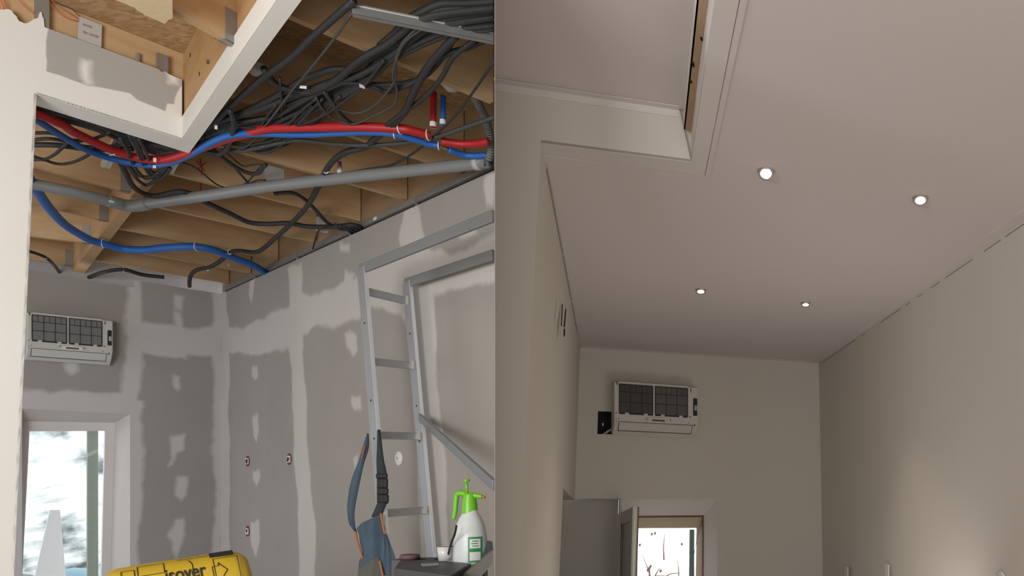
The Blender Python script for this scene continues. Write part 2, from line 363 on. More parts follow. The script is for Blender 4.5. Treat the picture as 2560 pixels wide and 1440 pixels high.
def ngrid(cols, rows, fn):
    k = len(NV)
    for i in range(cols + 1):
        for j in range(rows + 1): NV.append(fn(i / cols, j / rows))
    for i in range(cols):
        for j in range(rows): q = k + i * (rows + 1) + j; NF.append((q, q + rows + 1, q + rows + 2, q + 1))
def f1_(a, b):
    z = b * zE; return (uL0 + (uedge(z) - uL0) * a, z)
ngrid(60, 120, f1_)
ngrid(90, 60, lambda a, b: (uL0 + (uE - uL0) * a, zE + (tz(uL0 + (uE - uL0) * a) - zE) * b))
ngrid(170, 80, lambda a, b: (uE + (uB0 - uE) * a, zE + (tz(uE + (uB0 - uE) * a) - zE) * b))
me = bpy.data.meshes.new('wall_near'); me.from_pydata([tuple(FR.p(u, z)) for u, z in NV], [], NF); me.update()
bm = bmesh.new(); bm.from_mesh(me); bmesh.ops.remove_doubles(bm, verts=bm.verts, dist=1e-4); bmesh.ops.recalc_face_normals(bm, faces=bm.faces); bm.to_mesh(me); bm.free()
grey = [[(117, 50), (300, 110), (450, 170), (450, 215), (436, 240), (434, 262), (418, 262), (413, 282), (400, 276), (380, 268), (345, 256), (325, 241), (280, 231), (218, 214), (170, 197), (117, 179)]]
patch = [[(196, 142), (222, 150), (228, 215), (212, 218), (196, 195), (190, 165)], [(412, 178), (440, 185), (440, 215), (418, 210)]]
uvs = np.array([((Vector((v.co.x, v.co.y)) - FR.a).dot(FR.d), v.co.z) for v in me.vertices])
g_ = np.maximum(1 - mask_fn(FR, grey, .25, .008)(uvs), mask_fn(FR, patch, .3)(uvs) * 0.8)
at = me.attributes.new('compound', 'FLOAT', 'POINT'); at.data.foreach_set('value', g_.astype(np.float32))
o = struct(link('wall_near', me, M['board_front'])); sd = o.modifiers.new('s', 'SOLIDIFY'); sd.thickness = 0.012
sd.offset = -1 if me.polygons[0].normal.dot(Vector((*FR.n, 0))) > 0 else 1
# soffit underside under the front face, the jamb and the leg of the opening
mb = MB(); back = [hp(473, 382, HL), hp(90, 262, HL)]
A_, B_ = FR.p(*FR.sz(92, 235)), inA
dz = Vector((0, 0, 0.012))
dn = Vector((0, 0, -.0015)); mb.prism([A_ + dn, B_ + dn, back[0] + dn, back[1] + dn], dz)
mb.prism([back[1], back[0], back[0] + Vector((0, 0, .15)), back[1] + Vector((0, 0, .15))], Vector((*(-FR.n * .012), 0)))
jt, jb = FR.p(*FR.sz(92, 235)), FR.p(*FR.sz(35, 1440)); bk = Vector((*(-FR.n * 0.10), 0))
jb2 = jt + (jb - jt) * 1.6
mb.prism([jt, jb2, jb2 + bk, jt + bk], Vector((*(-FR.d * .012), 0)))
struct(mb.build('trim_3', M['cream']))
mb = MB()
ext = (inB - inA).normalized() * 2.2; zt = Vector((0, 0, 0.148))
mb.prism([inA + dn, inB + ext + dn, ouB + ext + dn, ouA + dn], dz)
mb.prism([inA, inB + ext, inB + ext + zt, inA + zt], Vector((LD.y, -LD.x, 0)) * -0.012 if Vector((LD.y, -LD.x)).dot(ouA.xy - inA.xy) < 0 else Vector((LD.y, -LD.x, 0)) * 0.012)
mb.prism([ouA, ouB + ext, ouB + ext + zt, ouA + zt], (inA - ouA).normalized() * 0.012)
struct(mb.build('trim_4', M['cream']))

# ---- main beam
perp = Vector((-LD.y, LD.x, 0)); 
if perp.xy.dot(ouA.xy - inA.xy) < 0: perp = -perp
zb = Vector((0, 0, HB - HL))
farL, farR = hp(173, 687, HB), hp(203, 693, HB)
nearL, nearR = inB + ext + perp * .014 + zb, ouB + ext - perp * .014 + zb
midL, midR = inA + perp * .014 + zb, ouA - perp * .014 + zb
mb = MB(); mb.prism([nearL, midL, farL, farR, midR, nearR], (0, 0, HD - HB - .002))
tag(mb.build('main_beam', M['beam']), 'long brown timber beam carrying the joists, running to the far grey wall', 'beam')

def line_x(p, d, a, b):                # intersection of plan line p + t d with line a b
    e = b - a; den = d.x * e.y - d.y * e.x; w = a - p; return p + d * ((w.x * e.y - w.y * e.x) / den)
# ---- joists on the right of the beam
jw = 0.045; zj = EYE + HJ; hj = HD - HJ - 0.002
def joist(e, s, label, hang=None):
    """e, s: plan end points of the lower front edge"""
    mb = MB(); d = (s - e).normalized(); n = Vector((-d.y, d.x))
    if n.dot(-e) > 0: n = -n
    n = n * jw
    mb.prism([Vector((*e, zj)), Vector((*s, zj)), Vector((*(s + n), zj)), Vector((*(e + n), zj))], (0, 0, hj))
    body = mb.build('joist_body', M['joist']); parts = [body]
    if hang:
        h = MB(); t = 0.004; dd = d if hang == 's' else -d; p0 = (s if hang == 's' else e) - dd * 0.004
        for q, qn in ((p0 - n.normalized() * t, -1), (p0 + n, 1)):
            h.prism([Vector((*q, zj - t)), Vector((*(q - dd * .06), zj - t)), Vector((*(q - dd * .06 + n.normalized() * t), zj - t)), Vector((*(q + n.normalized() * t), zj - t))], (0, 0, 0.17))
        h.prism([Vector((*(p0 - n.normalized() * t), zj - t)), Vector((*(p0 - dd * .06 - n.normalized() * t), zj - t)), Vector((*(p0 - dd * .06 + n * 1.08), zj - t)), Vector((*(p0 + n * 1.08), zj - t))], (0, 0, t))
        parts.append(h.build('joist_hanger', M['galv_dull']))
    return group_thing('ceiling_joist', parts, label, 'joist', 'exposed ceiling joists')
ex = [(590, 'pale joist nearest the far grey wall, right of the main beam'), (618, 'pale joist above the blue pipe end, second from the far wall'), (686, 'pale joist whose cut end sits above the tip of the blue pipe'),
      (781, 'pale joist whose cut end is left of the cables entering the right wall'), (891, 'broad pale joist whose end hangs behind the grey drain pipe middle'), (1007, 'pale joist behind the purple and white plug'), (1148, 'pale joist behind the red and blue pipe stubs')]
bR0, bR1 = farR.xy, nearR.xy
for i, (x, lab) in enumerate(ex):
    p = LR.at(x, 600).xy; p = p + LR.d * -0.0
    if i == 0: p = LB.p(0, 0, .16).xy + LB.d * ((c2.xy - LB.a).dot(LB.d)) ; p = line_x(p, LB.d, LR.a, LR.b)
    s = line_x(p, -BD, farR.xy, midR.xy) if i < 5 else line_x(p, -BD, midR.xy, nearR.xy)
    joist(p + BD * 0.035, s, lab)
d_ = DIV
for Yc, lab in ((4.65, 'pale joist crossing above the black cable bundle, near the steel channel'), (3.78, 'pale joist right above the galvanised steel channel'), (2.95, 'pale joist nearest the viewer on the right of the main beam')):
    p = div_pt(Yc).xy; s = line_x(p, -BD, midR.xy, nearR.xy); joist(p - BD * .01, s, lab)
# ---- joists on the left of the beam
def beam_left(y): pass
for (x0, y0, x1, y1, far, lab) in ((83, 420, 273, 467, 1, 'pale joist left of the main beam, just above the grey drain pipe'), (77, 507, 230, 543, 1, 'pale joist left of the main beam, behind the upper bend of the blue pipe'),
                              (70, 590, 183, 603, 1, 'pale joist left of the main beam, next to last before the far wall'), (66, 645, 165, 662, 1, 'darkest joist left of the main beam, over the air conditioner')):
    e = hp(x1, y1, HJ).xy; s = hp(x0, y0, HJ).xy; d = (s - e).normalized(); s = s + d * 1.2
    e = line_x(e, d, farL.xy, midL.xy)
    joist(e, s, lab, 'e')
d = FR.d
p = FR.p(0, 0, -0.045).xy; e = line_x(p, FR.d, midL.xy, nearL.xy); joist(e, e - FR.d * 2.4, 'pale joist right behind the plasterboard upstand with the label plate', 'e')
e = hp(497, 72, HJ).xy; e = line_x(e, FR.d, midL.xy, nearL.xy); joist(e, e - (hp(497, 72, HJ) - hp(432, 36, HJ)).xy.normalized() * 2.2, 'short joist stub at the top with a broad grey steel hanger', 'e')
# chunky board on the near joist
mb = MB()
bt = [(275, -30), (292, 2), (310, 8), (335, 20), (355, 33), (380, 47), (412, 60), (420, 52), (432, 44), (432, -30)]
bt = ragged(bt, 1.5, 3); pts = [hp(x, y, HJ - .035) for x, y in bt]; mb.prism(pts, (0, 0, .10))
tag(mb.build('insulation_board', varied('cream_board', (0.72, 0.58, 0.36), (0.62, 0.48, 0.28), 14, 0.9, 0.4, 40)), 'rough-edged cream board hanging under the joists, cut off by the top edge', 'board')
# metal stud behind the ragged wall, label plate, brackets
st = FR.off(-0.03)
mb = MB(); a = st.at(104, 60); mb.box(a + Vector((0, 0, .1)), Vector((*st.d, 0)) * .028, Vector((*st.n, 0)) * .02, (0, 0, .42)); tag(mb.build('metal_stud', M['galv_dull']), 'upright grey steel stud behind the torn top of the plastered wall', 'stud')
pl = FR.off(-0.02)
mb = MB(); q = [pl.at(198, 40), pl.at(255, 63), pl.at(253, 130), pl.at(194, 108)]; mb.prism(q, Vector((*(-FR.n * .012), 0)))
plate = mb.build('plate', M['boxwhite'])
def scribble(plane, pts_list, off, r, m, name):
    mb = MB()
    for pts in pts_list: mb.tube([plane.off(off).at(x, y) for x, y in pts], r, 6, 2)
    return mb.build(name, m)
def letters(txt, x0, y0, x1, y1, hpx):
    """stroke letters along a sloping base line, returned as pixel polylines"""
    G = {'G': [(1, 0), (0, 0), (0, 1), (1, 1), (1, .5), (.6, .5)], 'A': [(0, 1), (.5, 0), (1, 1)], 'I': [(.5, 0), (.5, 1)], 'N': [(0, 1), (0, 0), (1, 1), (1, 0)], 'E': [(1, 0), (0, 0), (0, 1), (1, 1)], 'L': [(0, 0), (0, 1), (1, 1)], 'T': [(0, 0), (1, 0), (.5, 0), (.5, 1)], 'O': [(0, 0), (1, 0), (1, 1), (0, 1), (0, 0)], 'U': [(0, 0), (0, 1), (1, 1), (1, 0)], 'R': [(0, 1), (0, 0), (1, 0), (1, .5), (0, .5), (1, 1)], 'D': [(0, 0), (.8, .1), (1, .5), (.8, .9), (0, 1), (0, 0)], 'P': [(0, 1), (0, 0), (1, 0), (1, .5), (0, .5)], 'S': [(1, 0), (0, .1), (.1, .5), (1, .6), (.9, 1), (0, 1)]}
    n = len(txt); out = []
    for i, ch in enumerate(txt):
        if ch not in G: continue
        fx = i / n; w = 0.6 / n
        out.append([(x0 + (x1 - x0) * (fx + w * gx), y0 + (y1 - y0) * (fx + w * gx) + gy * hpx) for gx, gy in G[ch]])
    return out
ink = [scribble(pl, letters(t, *q), 0.003, 0.0011, M['faded'], 'handwriting') for t, q in (('GAINE', (208, 58, 232, 67, 5)), ('DU', (208, 77, 218, 81, 5)), ('SALON', (222, 82, 247, 91, 5)))]
settle(group_thing('label_plate', [plate], 'small white plate with faded red handwriting behind the upstand top edge', 'plate'), *ink)
mb = MB(); q = st.at(345, 152); mb.box(q, Vector((*st.d, 0)) * .012, Vector((*st.n, 0)) * .006, (0, 0, .05)); b1 = mb.build('steel_bracket', M['galv_dull'], bevel=.008); tag(b1, 'small slotted steel lug sticking up behind the upstand', 'bracket')
mb = MB(); q = st.at(404, 165); mb.box(q, Vector((*st.d, 0)) * .026, Vector((*st.n, 0)) * .003, (0, 0, .075)); mb.box(q + Vector((*(st.d * .026), 0)) , Vector((*st.d, 0)) * .003, Vector((*st.n, 0)) * .02, (0, 0, .075)); tag(mb.build('angle_bracket', M['galv']), 'perforated steel angle bracket in the corner of the upstand and beam', 'bracket')
# thin red and blue wires at the top left
for pts, m, lab in (([(-5, -10), (8, 12), (12, 30)], 'red', 'leftmost short red wire above the torn plaster'), ([(8, -10), (14, 10), (18, 30)], 'red', 'second short red wire above the torn plaster'), ([(38, -10), (60, 15), (85, 35), (100, 48)], 'red', 'long red wire sloping to the grey stud'),
                    ([(118, -6), (135, 20), (165, 45), (198, 53)], 'red', 'lower red wire hanging to the label plate'), ([(120, -6), (145, 15), (170, 32), (198, 48)], 'red', 'upper red wire hanging to the label plate'), ([(124, -6), (150, 10), (178, 22), (200, 42)], 'conduit_grey', 'thin blue-grey wire running down to the label plate')):
    mb = MB(); mb.tube([FR.off(-.02).at(x, y) for x, y in pts], 0.0022, 6, 4); tag(mb.build('thin_wire', M[m] if m != 'red' else mat('orange_red_wire', (0.62, 0.09, 0.03), 0.5)), lab, 'wire', 'loose wires at the top left')
mb = MB(); mb.tube([FR.off(-.06).at(x, y) for x, y in [(178, 92), (182, 80), (192, 74), (205, 80), (225, 100), (250, 96), (262, 108), (275, 128)]], 0.012, 8, 4); tag(mb.build('black_conduit', M['conduit']), 'black conduit looping behind the white label plate', 'conduit')
# nails in the beam face
BF = Plane((midL - zb).xy, (nearL - zb).xy)
mb = MB()
for x, y in ((535, 20), (540, 92), (548, 92), (519, 155), (523, 155), (499, 185), (476, 138), (452, 112), (573, 28)):
    p = BF.at(x, y); mb.box(p, Vector((*BF.d, 0)) * .004, Vector((*BF.n, 0)) * .003, (0, 0, .012))
nl = mb.build('staple', M['dark']); nl['kind'] = 'stuff'; nl.parent = bpy.data.objects['main_beam']

cvp = LR.off(-.05); mb = MB(); mb.prism([cvp.p(-.05, EYE + HL - .06), cvp.p(LR.sz(1236.9, 425)[0] - .05, EYE + HL - .06), cvp.p(LR.sz(1236.9, 425)[0] - .05, EYE + HL + .05), cvp.p(-.05, EYE + HL + .05)], Vector((*(LR.n * .006), 0))); struct(mb.build('trim_16', mat('dark_membrane', (.018, .018, .017), .9)))  # black sheet: shade of the slit above the wall, put in as colour
# ---- perimeter rail on the right wall
uR = LR.sz(1236.9, 425)[0] - .03
mb = MB(); rp = LR.off(-.028)
mb.box(rp.p(uR / 2, EYE + HL + .066), Vector((*LR.d, 0)) * uR / 2, Vector((*LR.n, 0)) * .012, (0, 0, .026))
rail = mb.build('track', M['galv_dull']); parts = [rail]
for x in (553, 628, 734, 866, 1030):
    u = LR.sz(x + 3, 600)[0] + .015; b = MB(); b.box(LR.off(-.02).p(u, EYE + HL + .02), Vector((*LR.d, 0)) * .02, Vector((*LR.n, 0)) * .006, (0, 0, .045)); parts.append(b.build('stud_tab', M['galv']))
mb = MB(); u = LR.sz(933, 540)[0]; mb.box(rp.p(u, EYE + HL + .06, .014), Vector((*LR.d, 0)) * .03, Vector((*LR.n, 0)) * .001, (0, 0, .014)); parts.append(mb.build('sticker', M['clip']))
group_thing('steel_track', parts, 'grey steel track along the top of the right plasterboard wall', 'rail')
# ---- suspended channels
mb = MB(); a, b = hp(880, 34, 2.2), hp(1234, 104, 2.2); up = Vector((0, 0, .048)); nn = (b - a).cross(up).normalized(); nn = nn if nn.y > 0 else -nn
mb.prism([a, b, b + up, a + up], nn * .0015); mb.prism([a, b, b + nn * .03, a + nn * .03], (0, 0, .0015)); mb.prism([a + up, b + up, b + up + nn * .03, a + up + nn * .03], (0, 0, .0015))
lp = MB(); lp.prism([a + up - nn * .005, b + up - nn * .005, b + up + nn * .004, a + up + nn * .004], (0, 0, -.007))  # paler lip, paints the highlight along the channel's top edge
M['bright'] = mat('new_steel', (.66, .66, .64), .3, .8)
group_thing('steel_channel', [mb.build('web', M['galv']), lp.build('lip', M['bright'])], 'long galvanised steel channel under the cable bundle, at the top', 'channel')
M['bright'] = mat('new_steel', (.66, .66, .64), .3, .8)
def furring(p0, p1, w, h, lab):
    a, b = hp(*p0, 2.262), hp(*p1, 2.262); d = (b - a).normalized(); s_ = Vector((-d.y, d.x, 0)); mb = MB()
    pr = [(-w / 2, .02), (-w / 2 * .8, 0), (-w * .1, 0), (-w * .06, .006), (w * .06, .006), (w * .1, 0), (w / 2 * .8, 0), (w / 2, .02), (w / 2, .023), (-w / 2, .023)]
    mb.prism([a + s_ * x + Vector((0, 0, z)) for x, z in pr], b - a); tag(mb.build('furring_channel', M['bright']), lab, 'channel')
furring((305, 333), (264, 420), .058, .02, 'short bright steel channel end poking from under the white soffit')
furring((452, 378), (424, 433), .055, .02, 'second steel channel end, behind the cable loops by the soffit corner')

# ---- cables: pixel paths at a height under the joists
def path(pts, h, name, m, r, lab, cat, group=None, seg=10, sub_=5, extra=()):
    P = []
    for q in pts:
        hh = q[2] if len(q) > 2 else h; x = min(q[0], 1232.5) if q[0] < 1232 else 1236.2; P.append(hp(x, q[1], hh))
    mb = MB(); mb.tube(P, r, seg, sub_); o = mb.build(name, M[m])
    return tag(o, lab, cat, group)
GB = 'black electrical conduits under the joists'
def cab(pts, h, r, lab, m='conduit'):
    my = sum(q[1] for q in pts) / len(pts); r *= 1.5 if my > 450 else 1.2 if my > 330 else 1.0
    return path(pts, h, 'black_conduit', m, r, lab, 'conduit', GB, 8, 5)
cab([(884, 2), (780, 94), (733, 140), (656, 196), (600, 245), (566, 276), (535, 305), (500, 330)], 2.235, .017, 'thick straight black conduit from the steel channel tip to the soffit')
cab([(880, 33), (833, 100), (780, 167), (733, 223), (703, 263), (667, 310), (640, 345), (605, 372), (560, 380)], 2.222, .006, 'thin straight black cable crossing in front of the bundle', 'conduit_grey')
cab([(1232, 20), (1100, 35), (1040, 55), (1005, 82), (967, 112), (900, 150), (840, 200), (787, 226), (747, 231), (710, 220), (680, 203), (660, 172)], 2.245, .019, 'thick black conduit hooking up into the pale foam left of the bundle')
cab([(1232, 30), (1110, 45), (1045, 62), (1000, 105), (933, 140), (883, 170), (833, 173), (787, 188), (747, 205), (717, 226), (667, 253), (620, 275), (560, 300), (520, 320)], 2.26, .017, 'black conduit arching along the upper edge of the bundle')
cab([(1232, 42), (1120, 58), (1060, 75), (1003, 120), (933, 170), (883, 193), (830, 205), (775, 225), (720, 245), (665, 268), (610, 285), (540, 305)], 2.25, .019, 'thick black conduit in the middle of the cable bundle')
TG = 'black conduit in the dense tangle between the soffit and the steel channel'
for k, (dy, dx, hh, rr) in enumerate(((0, 0, 2.262, .017), (7, 3, 2.25, .015), (-8, -4, 2.268, .016), (12, 8, 2.24, .013), (16, 2, 2.255, .012), (22, -3, 2.235, .010))):
    cab([(1232, 52 + dy), (1140, 62 + dy), (1080, 82 + dy), (1020, 110 + dy), (967 + dx, 140 + dy), (917 + dx, 187 + dy), (853 + dx, 225 + dy), (787, 253 + dy), (733 - dx, 278 + dy), (683, 298 + dy), (633, 308 + dy), (590, 312 + dy), (540, 322 + dy), (500, 335 + dy)], hh, rr, TG)
for k, (y0, y1, hh, rr, lb) in enumerate(((4, 10, 2.27, .018, 'topmost black conduit above the steel channel'), (14, 24, 2.26, .018, 'second black conduit above the steel channel'), (60, 34, 2.275, .016, 'black conduit sagging just above the steel channel'))):
    cab([(1232, y0), (1170, y0 + 4), (1100, y1), (1050, y1 + 22), (1020, y1 + 40), (985, y1 + 75), (950, y1 + 105)], hh, rr, lb)
cab([(1208, 103), (1167, 120), (1120, 134), (1067, 168), (1043, 200), (1007, 217), (967, 230), (933, 217), (867, 206), (833, 216), (790, 236), (735, 265), (690, 290), (640, 300), (600, 306)], 2.24, .014, 'black conduit with a long wave right of the bundle, lower strand')
cab([(1138, 92), (1107, 143), (1067, 187), (1017, 207), (967, 211), (917, 210), (867, 204), (820, 214), (770, 240), (720, 262)], 2.25, .013, 'black conduit with a long wave right of the bundle, upper strand')
cab([(1187, 100), (1133, 143), (1100, 200), (1053, 250), (1000, 287), (960, 318), (927, 328), (893, 319), (853, 288), (832, 258), (812, 230)], 2.228, .013, 'black conduit forming the lowest wide loop over the red pipe')
cab([(1140, 90), (1083, 150), (1047, 207), (1030, 240), (1010, 283), (967, 323), (930, 354), (913, 368), (867, 380), (838, 398), (817, 423), (797, 465), (767, 517), (727, 560), (683, 600), (655, 624), (635, 631), (600, 627), (578, 630), (560, 645), (540, 660), (520, 669), (495, 674), (480, 684), (474, 700), (474, 716)], 2.232, .013, 'longest black conduit, winding from the bundle down to the back wall')
cab([(1050, 63), (1007, 107), (990, 150), (987, 200), (960, 240), (927, 270), (890, 283), (847, 273), (827, 250), (810, 230)], 2.222, .0065, 'thin grey-black cable in a hanging loop, inner one', 'conduit_grey')
cab([(1065, 66), (1017, 100), (997, 133), (983, 187), (993, 227), (983, 263), (933, 290), (883, 310), (833, 297), (803, 267), (790, 243)], 2.220, .0065, 'thin grey-black cable in a hanging loop, outer one', 'conduit_grey')
cab([(1232, 293), (1167, 317), (1100, 340), (1050, 353), (933, 363), (833, 360), (750, 350), (700, 357), (640, 370), (600, 378), (560, 372)], 2.225, .012, 'nearly level grey-black conduit running below the red pipe', 'conduit_grey')
cab([(1232, 153), (1183, 230), (1140, 287), (1100, 327), (1067, 357), (1027, 387), (977, 413), (917, 423), (833, 437), (780, 440)], 2.232, .006, 'thin black cable swinging down from the right edge to the drain pipe')
cab([(960, 150), (937, 180), (907, 217), (847, 263), (800, 293), (733, 317), (667, 322), (600, 318)], 2.222, .008, 'thin cable with a white tag, slanting through the bundle')
for pts in ([(893, 217), (833, 277), (787, 310), (747, 347), (700, 367), (650, 372)], [(790, 247), (753, 277), (720, 313), (683, 350), (640, 372), (600, 376)], [(807, 247), (773, 280), (747, 310), (710, 337), (667, 355), (620, 362)], [(700, 195), (704, 253), (704, 300), (690, 335), (650, 362)],
            [(690, 262), (662, 300), (640, 330), (600, 350)], [(850, 240), (800, 292), (740, 334), (690, 358), (640, 366), (590, 356), (545, 342)], [(780, 262), (725, 320), (705, 352), (672, 378), (640, 378), (610, 365), (575, 360)], [(760, 330), (715, 352), (690, 372), (660, 381), (630, 376)]):
    cab(pts, 2.232 + random.uniform(-.008, .012), .008, 'thin black cable drooping below the red pipe left of the bundle')
cab([(575, 275), (585, 310), (578, 345), (566, 375), (545, 386), (520, 380), (500, 372)], 2.212, .012, 'black conduit dropping over the red pipe at the soffit corner')
# left tangle under the soffit
for k, (dy, hh) in enumerate(((0, 2.262), (7, 2.25), (14, 2.268), (-6, 2.275), (20, 2.255))):
    cab([(60, 262 + dy), (92, 269 + dy), (160, 281 + dy), (210, 294 + dy), (260, 311 + dy), (302, 330 + dy), (345, 345 + dy), (400, 358 + dy), (450, 368 + dy), (520, 355 + dy)], hh, .013 + .003 * (k % 2), 'black conduit in the tangle tucked behind the lower edge of the soffit')
cab([(60, 328), (82, 332), (127, 333), (153, 343), (200, 352), (240, 345), (275, 330)], 2.25, .009, 'thin black cable curling left of the bright steel channel')
cab([(60, 352), (82, 350), (127, 347), (177, 357), (218, 367), (277, 366), (320, 360)], 2.255, .010, 'black conduit passing behind the blue pipe, upper strand')
cab([(60, 362), (82, 362), (143, 363), (210, 372), (260, 374), (330, 372)], 2.262, .015, 'thick black conduit passing behind the blue pipe, lower strand')
cab([(60, 388), (80, 390), (97, 395), (113, 398), (135, 387), (153, 372), (175, 350)], 2.24, .008, 'thin corrugated cable hooking upward by the plastered wall edge')
cab([(60, 402), (82, 400), (110, 400), (135, 408), (160, 410), (193, 402), (227, 383), (245, 365)], 2.238, .008, 'thin corrugated cable in a shallow loop below the blue pipe')
for pts, lb in (([(322, 335), (335, 360), (345, 380), (360, 415), (377, 440), (390, 448), (410, 440), (425, 420)], 'outermost black loop hanging over both coloured pipes'), ([(333, 338), (350, 375), (365, 410), (384, 432), (405, 425), (430, 400)], 'inner black loop hanging over both coloured pipes'),
                ([(345, 345), (362, 375), (372, 398), (388, 415), (415, 410), (450, 395)], 'short black loop ending by the steel channel behind the soffit'), ([(305, 405), (327, 425), (343, 448), (365, 463), (385, 452), (402, 432), (418, 415)], 'lowest black loop below the blue pipe'), ([(318, 410), (335, 430), (350, 440), (375, 442), (398, 430)], 'flat black loop just below the blue pipe'),
                ([(300, 345), (318, 375), (330, 405), (345, 430), (366, 446), (395, 436)], 'black loop left of the white tag')):
    cab(pts, 2.205 + random.uniform(0, .008), .010, lb)
for k in range(7):
    cab([(338 + 8 * k, 342 + 3 * k), (352 + 9 * k, 362 + 2 * k), (372 + 8 * k, 378 + 1.5 * k), (400 + 6 * k, 384 + k), (440 + 2 * k, 378)], 2.245 + .004 * k, .011, 'black conduit packed behind the red pipe under the soffit corner')
cab([(300, 405), (318, 440), (332, 465), (357, 483), (390, 490), (440, 480), (473, 483), (517, 507), (573, 533), (623, 556), (673, 560), (720, 558), (767, 566), (833, 567), (880, 562), (903, 569)], 2.228, .013, 'long black conduit passing over the drain pipe to the right wall')
cab([(520, 362), (545, 385), (573, 407), (600, 424), (623, 433), (645, 433), (658, 418), (664, 412)], 2.235, .012, 'black conduit curving down to the white junction box')
cab([(555, 372), (575, 390), (607, 415), (633, 412), (655, 412), (640, 430), (622, 452), (600, 468)], 2.24, .005, 'thin black cable making a kink beside the junction box')
cab([(455, 406), (490, 420), (540, 460), (573, 470), (605, 467), (640, 452), (664, 450)], 2.236, .005, 'thin black cable sagging left of the junction box')
cab([(587, 420), (605, 440), (627, 463), (650, 478)], 2.242, .005, 'short thin cable crossing behind the junction box loop')
cab([(687, 484), (733, 483), (767, 503), (793, 530), (820, 558), (853, 572), (887, 573), (903, 575)], 2.236, .010, 'black conduit dropping from the drain pipe to the right wall')
cab([(820, 560), (800, 572), (790, 592), (782, 622)], 2.225, .005, 'thin black cable trailing down at the right wall')
for k in range(3): cab([(838 + 10 * k, 562), (868 + 6 * k, 574 - 3 * k), (885 + 5 * k, 590 - 8 * k)], 2.222, .009, 'short black conduit end diving behind the right plasterboard')
bk_ = LB.off(.04)
mb = MB(); mb.tube([hp(x, y, 2.235) for x, y in [(222, 694), (257, 681), (307, 674), (357, 687), (410, 693)]], .020, 8, 5); tag(mb.build('black_conduit', M['conduit']), 'black conduit swagged along the top of the back wall', 'conduit', GB)
cab([(55, 622), (70, 627), (113, 643), (140, 668), (152, 688)], 2.24, .010, 'black conduit above the left end of the air conditioner')
# ---- coloured pipes
path([(50, 275), (90, 285), (115, 293), (135, 302), (160, 313), (177, 326), (210, 343), (252, 363), (285, 377), (327, 390), (368, 398), (407, 399), (435, 394), (475, 381), (531, 359), (573, 345), (620, 333), (670, 321), (733, 319), (800, 318), (900, 317), (1000, 322), (1033, 328), (1074, 339)], 2.222, 'red_pipe', 'red', .027, 'long red pipe sagging in front of the black bundle', 'pipe', 'red and blue water pipes', 14)
path([(50, 280), (88, 298), (110, 312), (143, 333), (177, 353), (210, 372), (252, 388), (293, 400), (343, 410), (385, 412), (427, 406), (475, 386), (542, 350), (592, 336), (656, 334), (760, 336), (900, 330), (973, 333), (1017, 343), (1073, 360), (1098, 364)], 2.214, 'blue_pipe', 'blue', .0215, 'long blue pipe running just below the red pipe', 'pipe', 'red and blue water pipes', 14)
path([(1103, 353), (1150, 360), (1190, 359), (1220, 354)], 2.225, 'red_pipe', 'red', .024, 'short red pipe piece running into the grey flexible hose', 'pipe', 'red and blue water pipes', 14)
path([(1120, 374), (1167, 389), (1217, 388)], 2.225, 'blue_pipe', 'blue', .021, 'short blue pipe piece right of the brass fitting', 'pipe', 'red and blue water pipes', 14)
def stub(x, y0, y1, m, r, lab):
    a = hp(x, y1, 2.235); Y = a.y; b = dp(x + 1, y0, Y); mb = MB(); mb.tube([a, (a + b) / 2, b], r, 14, 2); p1 = mb.build('pipe_body', M[m]); c = MB(); c.lathe([(r * 1.15, 0), (r * 1.15, .03)], a, (0, 0, 1)); p2 = c.build('pipe_clamp', M['clip']); group_thing(m + '_pipe', [p1, p2], lab, 'pipe')
stub(1083, 230, 318, 'red', .018, 'short upright red pipe stub'); stub(1107, 240, 312, 'blue', .016, 'short upright blue pipe stub')
path([(60, 425), (75, 450), (90, 473), (123, 520), (157, 557), (190, 580), (227, 600), (260, 610), (307, 622), (357, 625), (407, 620), (450, 617), (490, 617), (540, 627), (590, 647), (633, 663), (663, 681)], 2.225, 'blue_pipe', 'blue', .034, 'blue pipe snaking below the joists to the right wall', 'pipe', 'red and blue water pipes', 14)
mb = MB(); mb.tube([hp(1098, 364, 2.225), hp(1108, 368, 2.225), hp(1121, 374, 2.225)], .011, 12, 2); tag(mb.build('brass_fitting', M['brass']), 'small brass coupling between two blue pipe ends', 'fitting')
# grey drain pipe
P = [hp(x, y, 2.2) for x, y in [(40, 449), (77, 459), (173, 478), (273, 503), (300, 511)]]; mb = MB(); mb.tube(P, .041, 18, 2); a1 = mb.build('pipe_left', M['pvc'])
P = [hp(x, y, 2.2) for x, y in [(335, 515), (373, 509), (540, 486), (673, 466), (900, 440), (1193, 409), (1212, 405)]]; mb = MB(); mb.tube(P, .041, 18, 2); a2 = mb.build('pipe_right', M['pvc'])
mb = MB(); mb.tube([hp(x, y, 2.2) for x, y in [(268, 501), (292, 508), (316, 514), (345, 514), (374, 509)]], .047, 18, 4); a3 = mb.build('elbow', M['pvc'])
g = group_thing('drain_pipe', [a1, a2, a3], 'long grey plastic drain pipe with an elbow, crossing under the joists', 'pipe')
mb = MB(); mb.tube([hp(1188, 410, 2.2), hp(1200, 408, 2.2)], .045, 18, 1); cl = mb.build('pipe_clamp', M['boxwhite']); settle(g, cl)
st_ = MB(); q = hp(285, 508, 2.151); st_.box(q, (.02, -.01, 0), (.006, .012, 0), (0, 0, .003)); settle(g, st_.build('sticker', mat('green_white_sticker', (0.10, 0.38, 0.2), .5)))
st_ = MB(); q = hp(279, 504, 2.150); st_.box(q, (.016, -.009, 0), (.006, .012, 0), (0, 0, .003)); settle(g, st_.build('sticker', M['clip']))
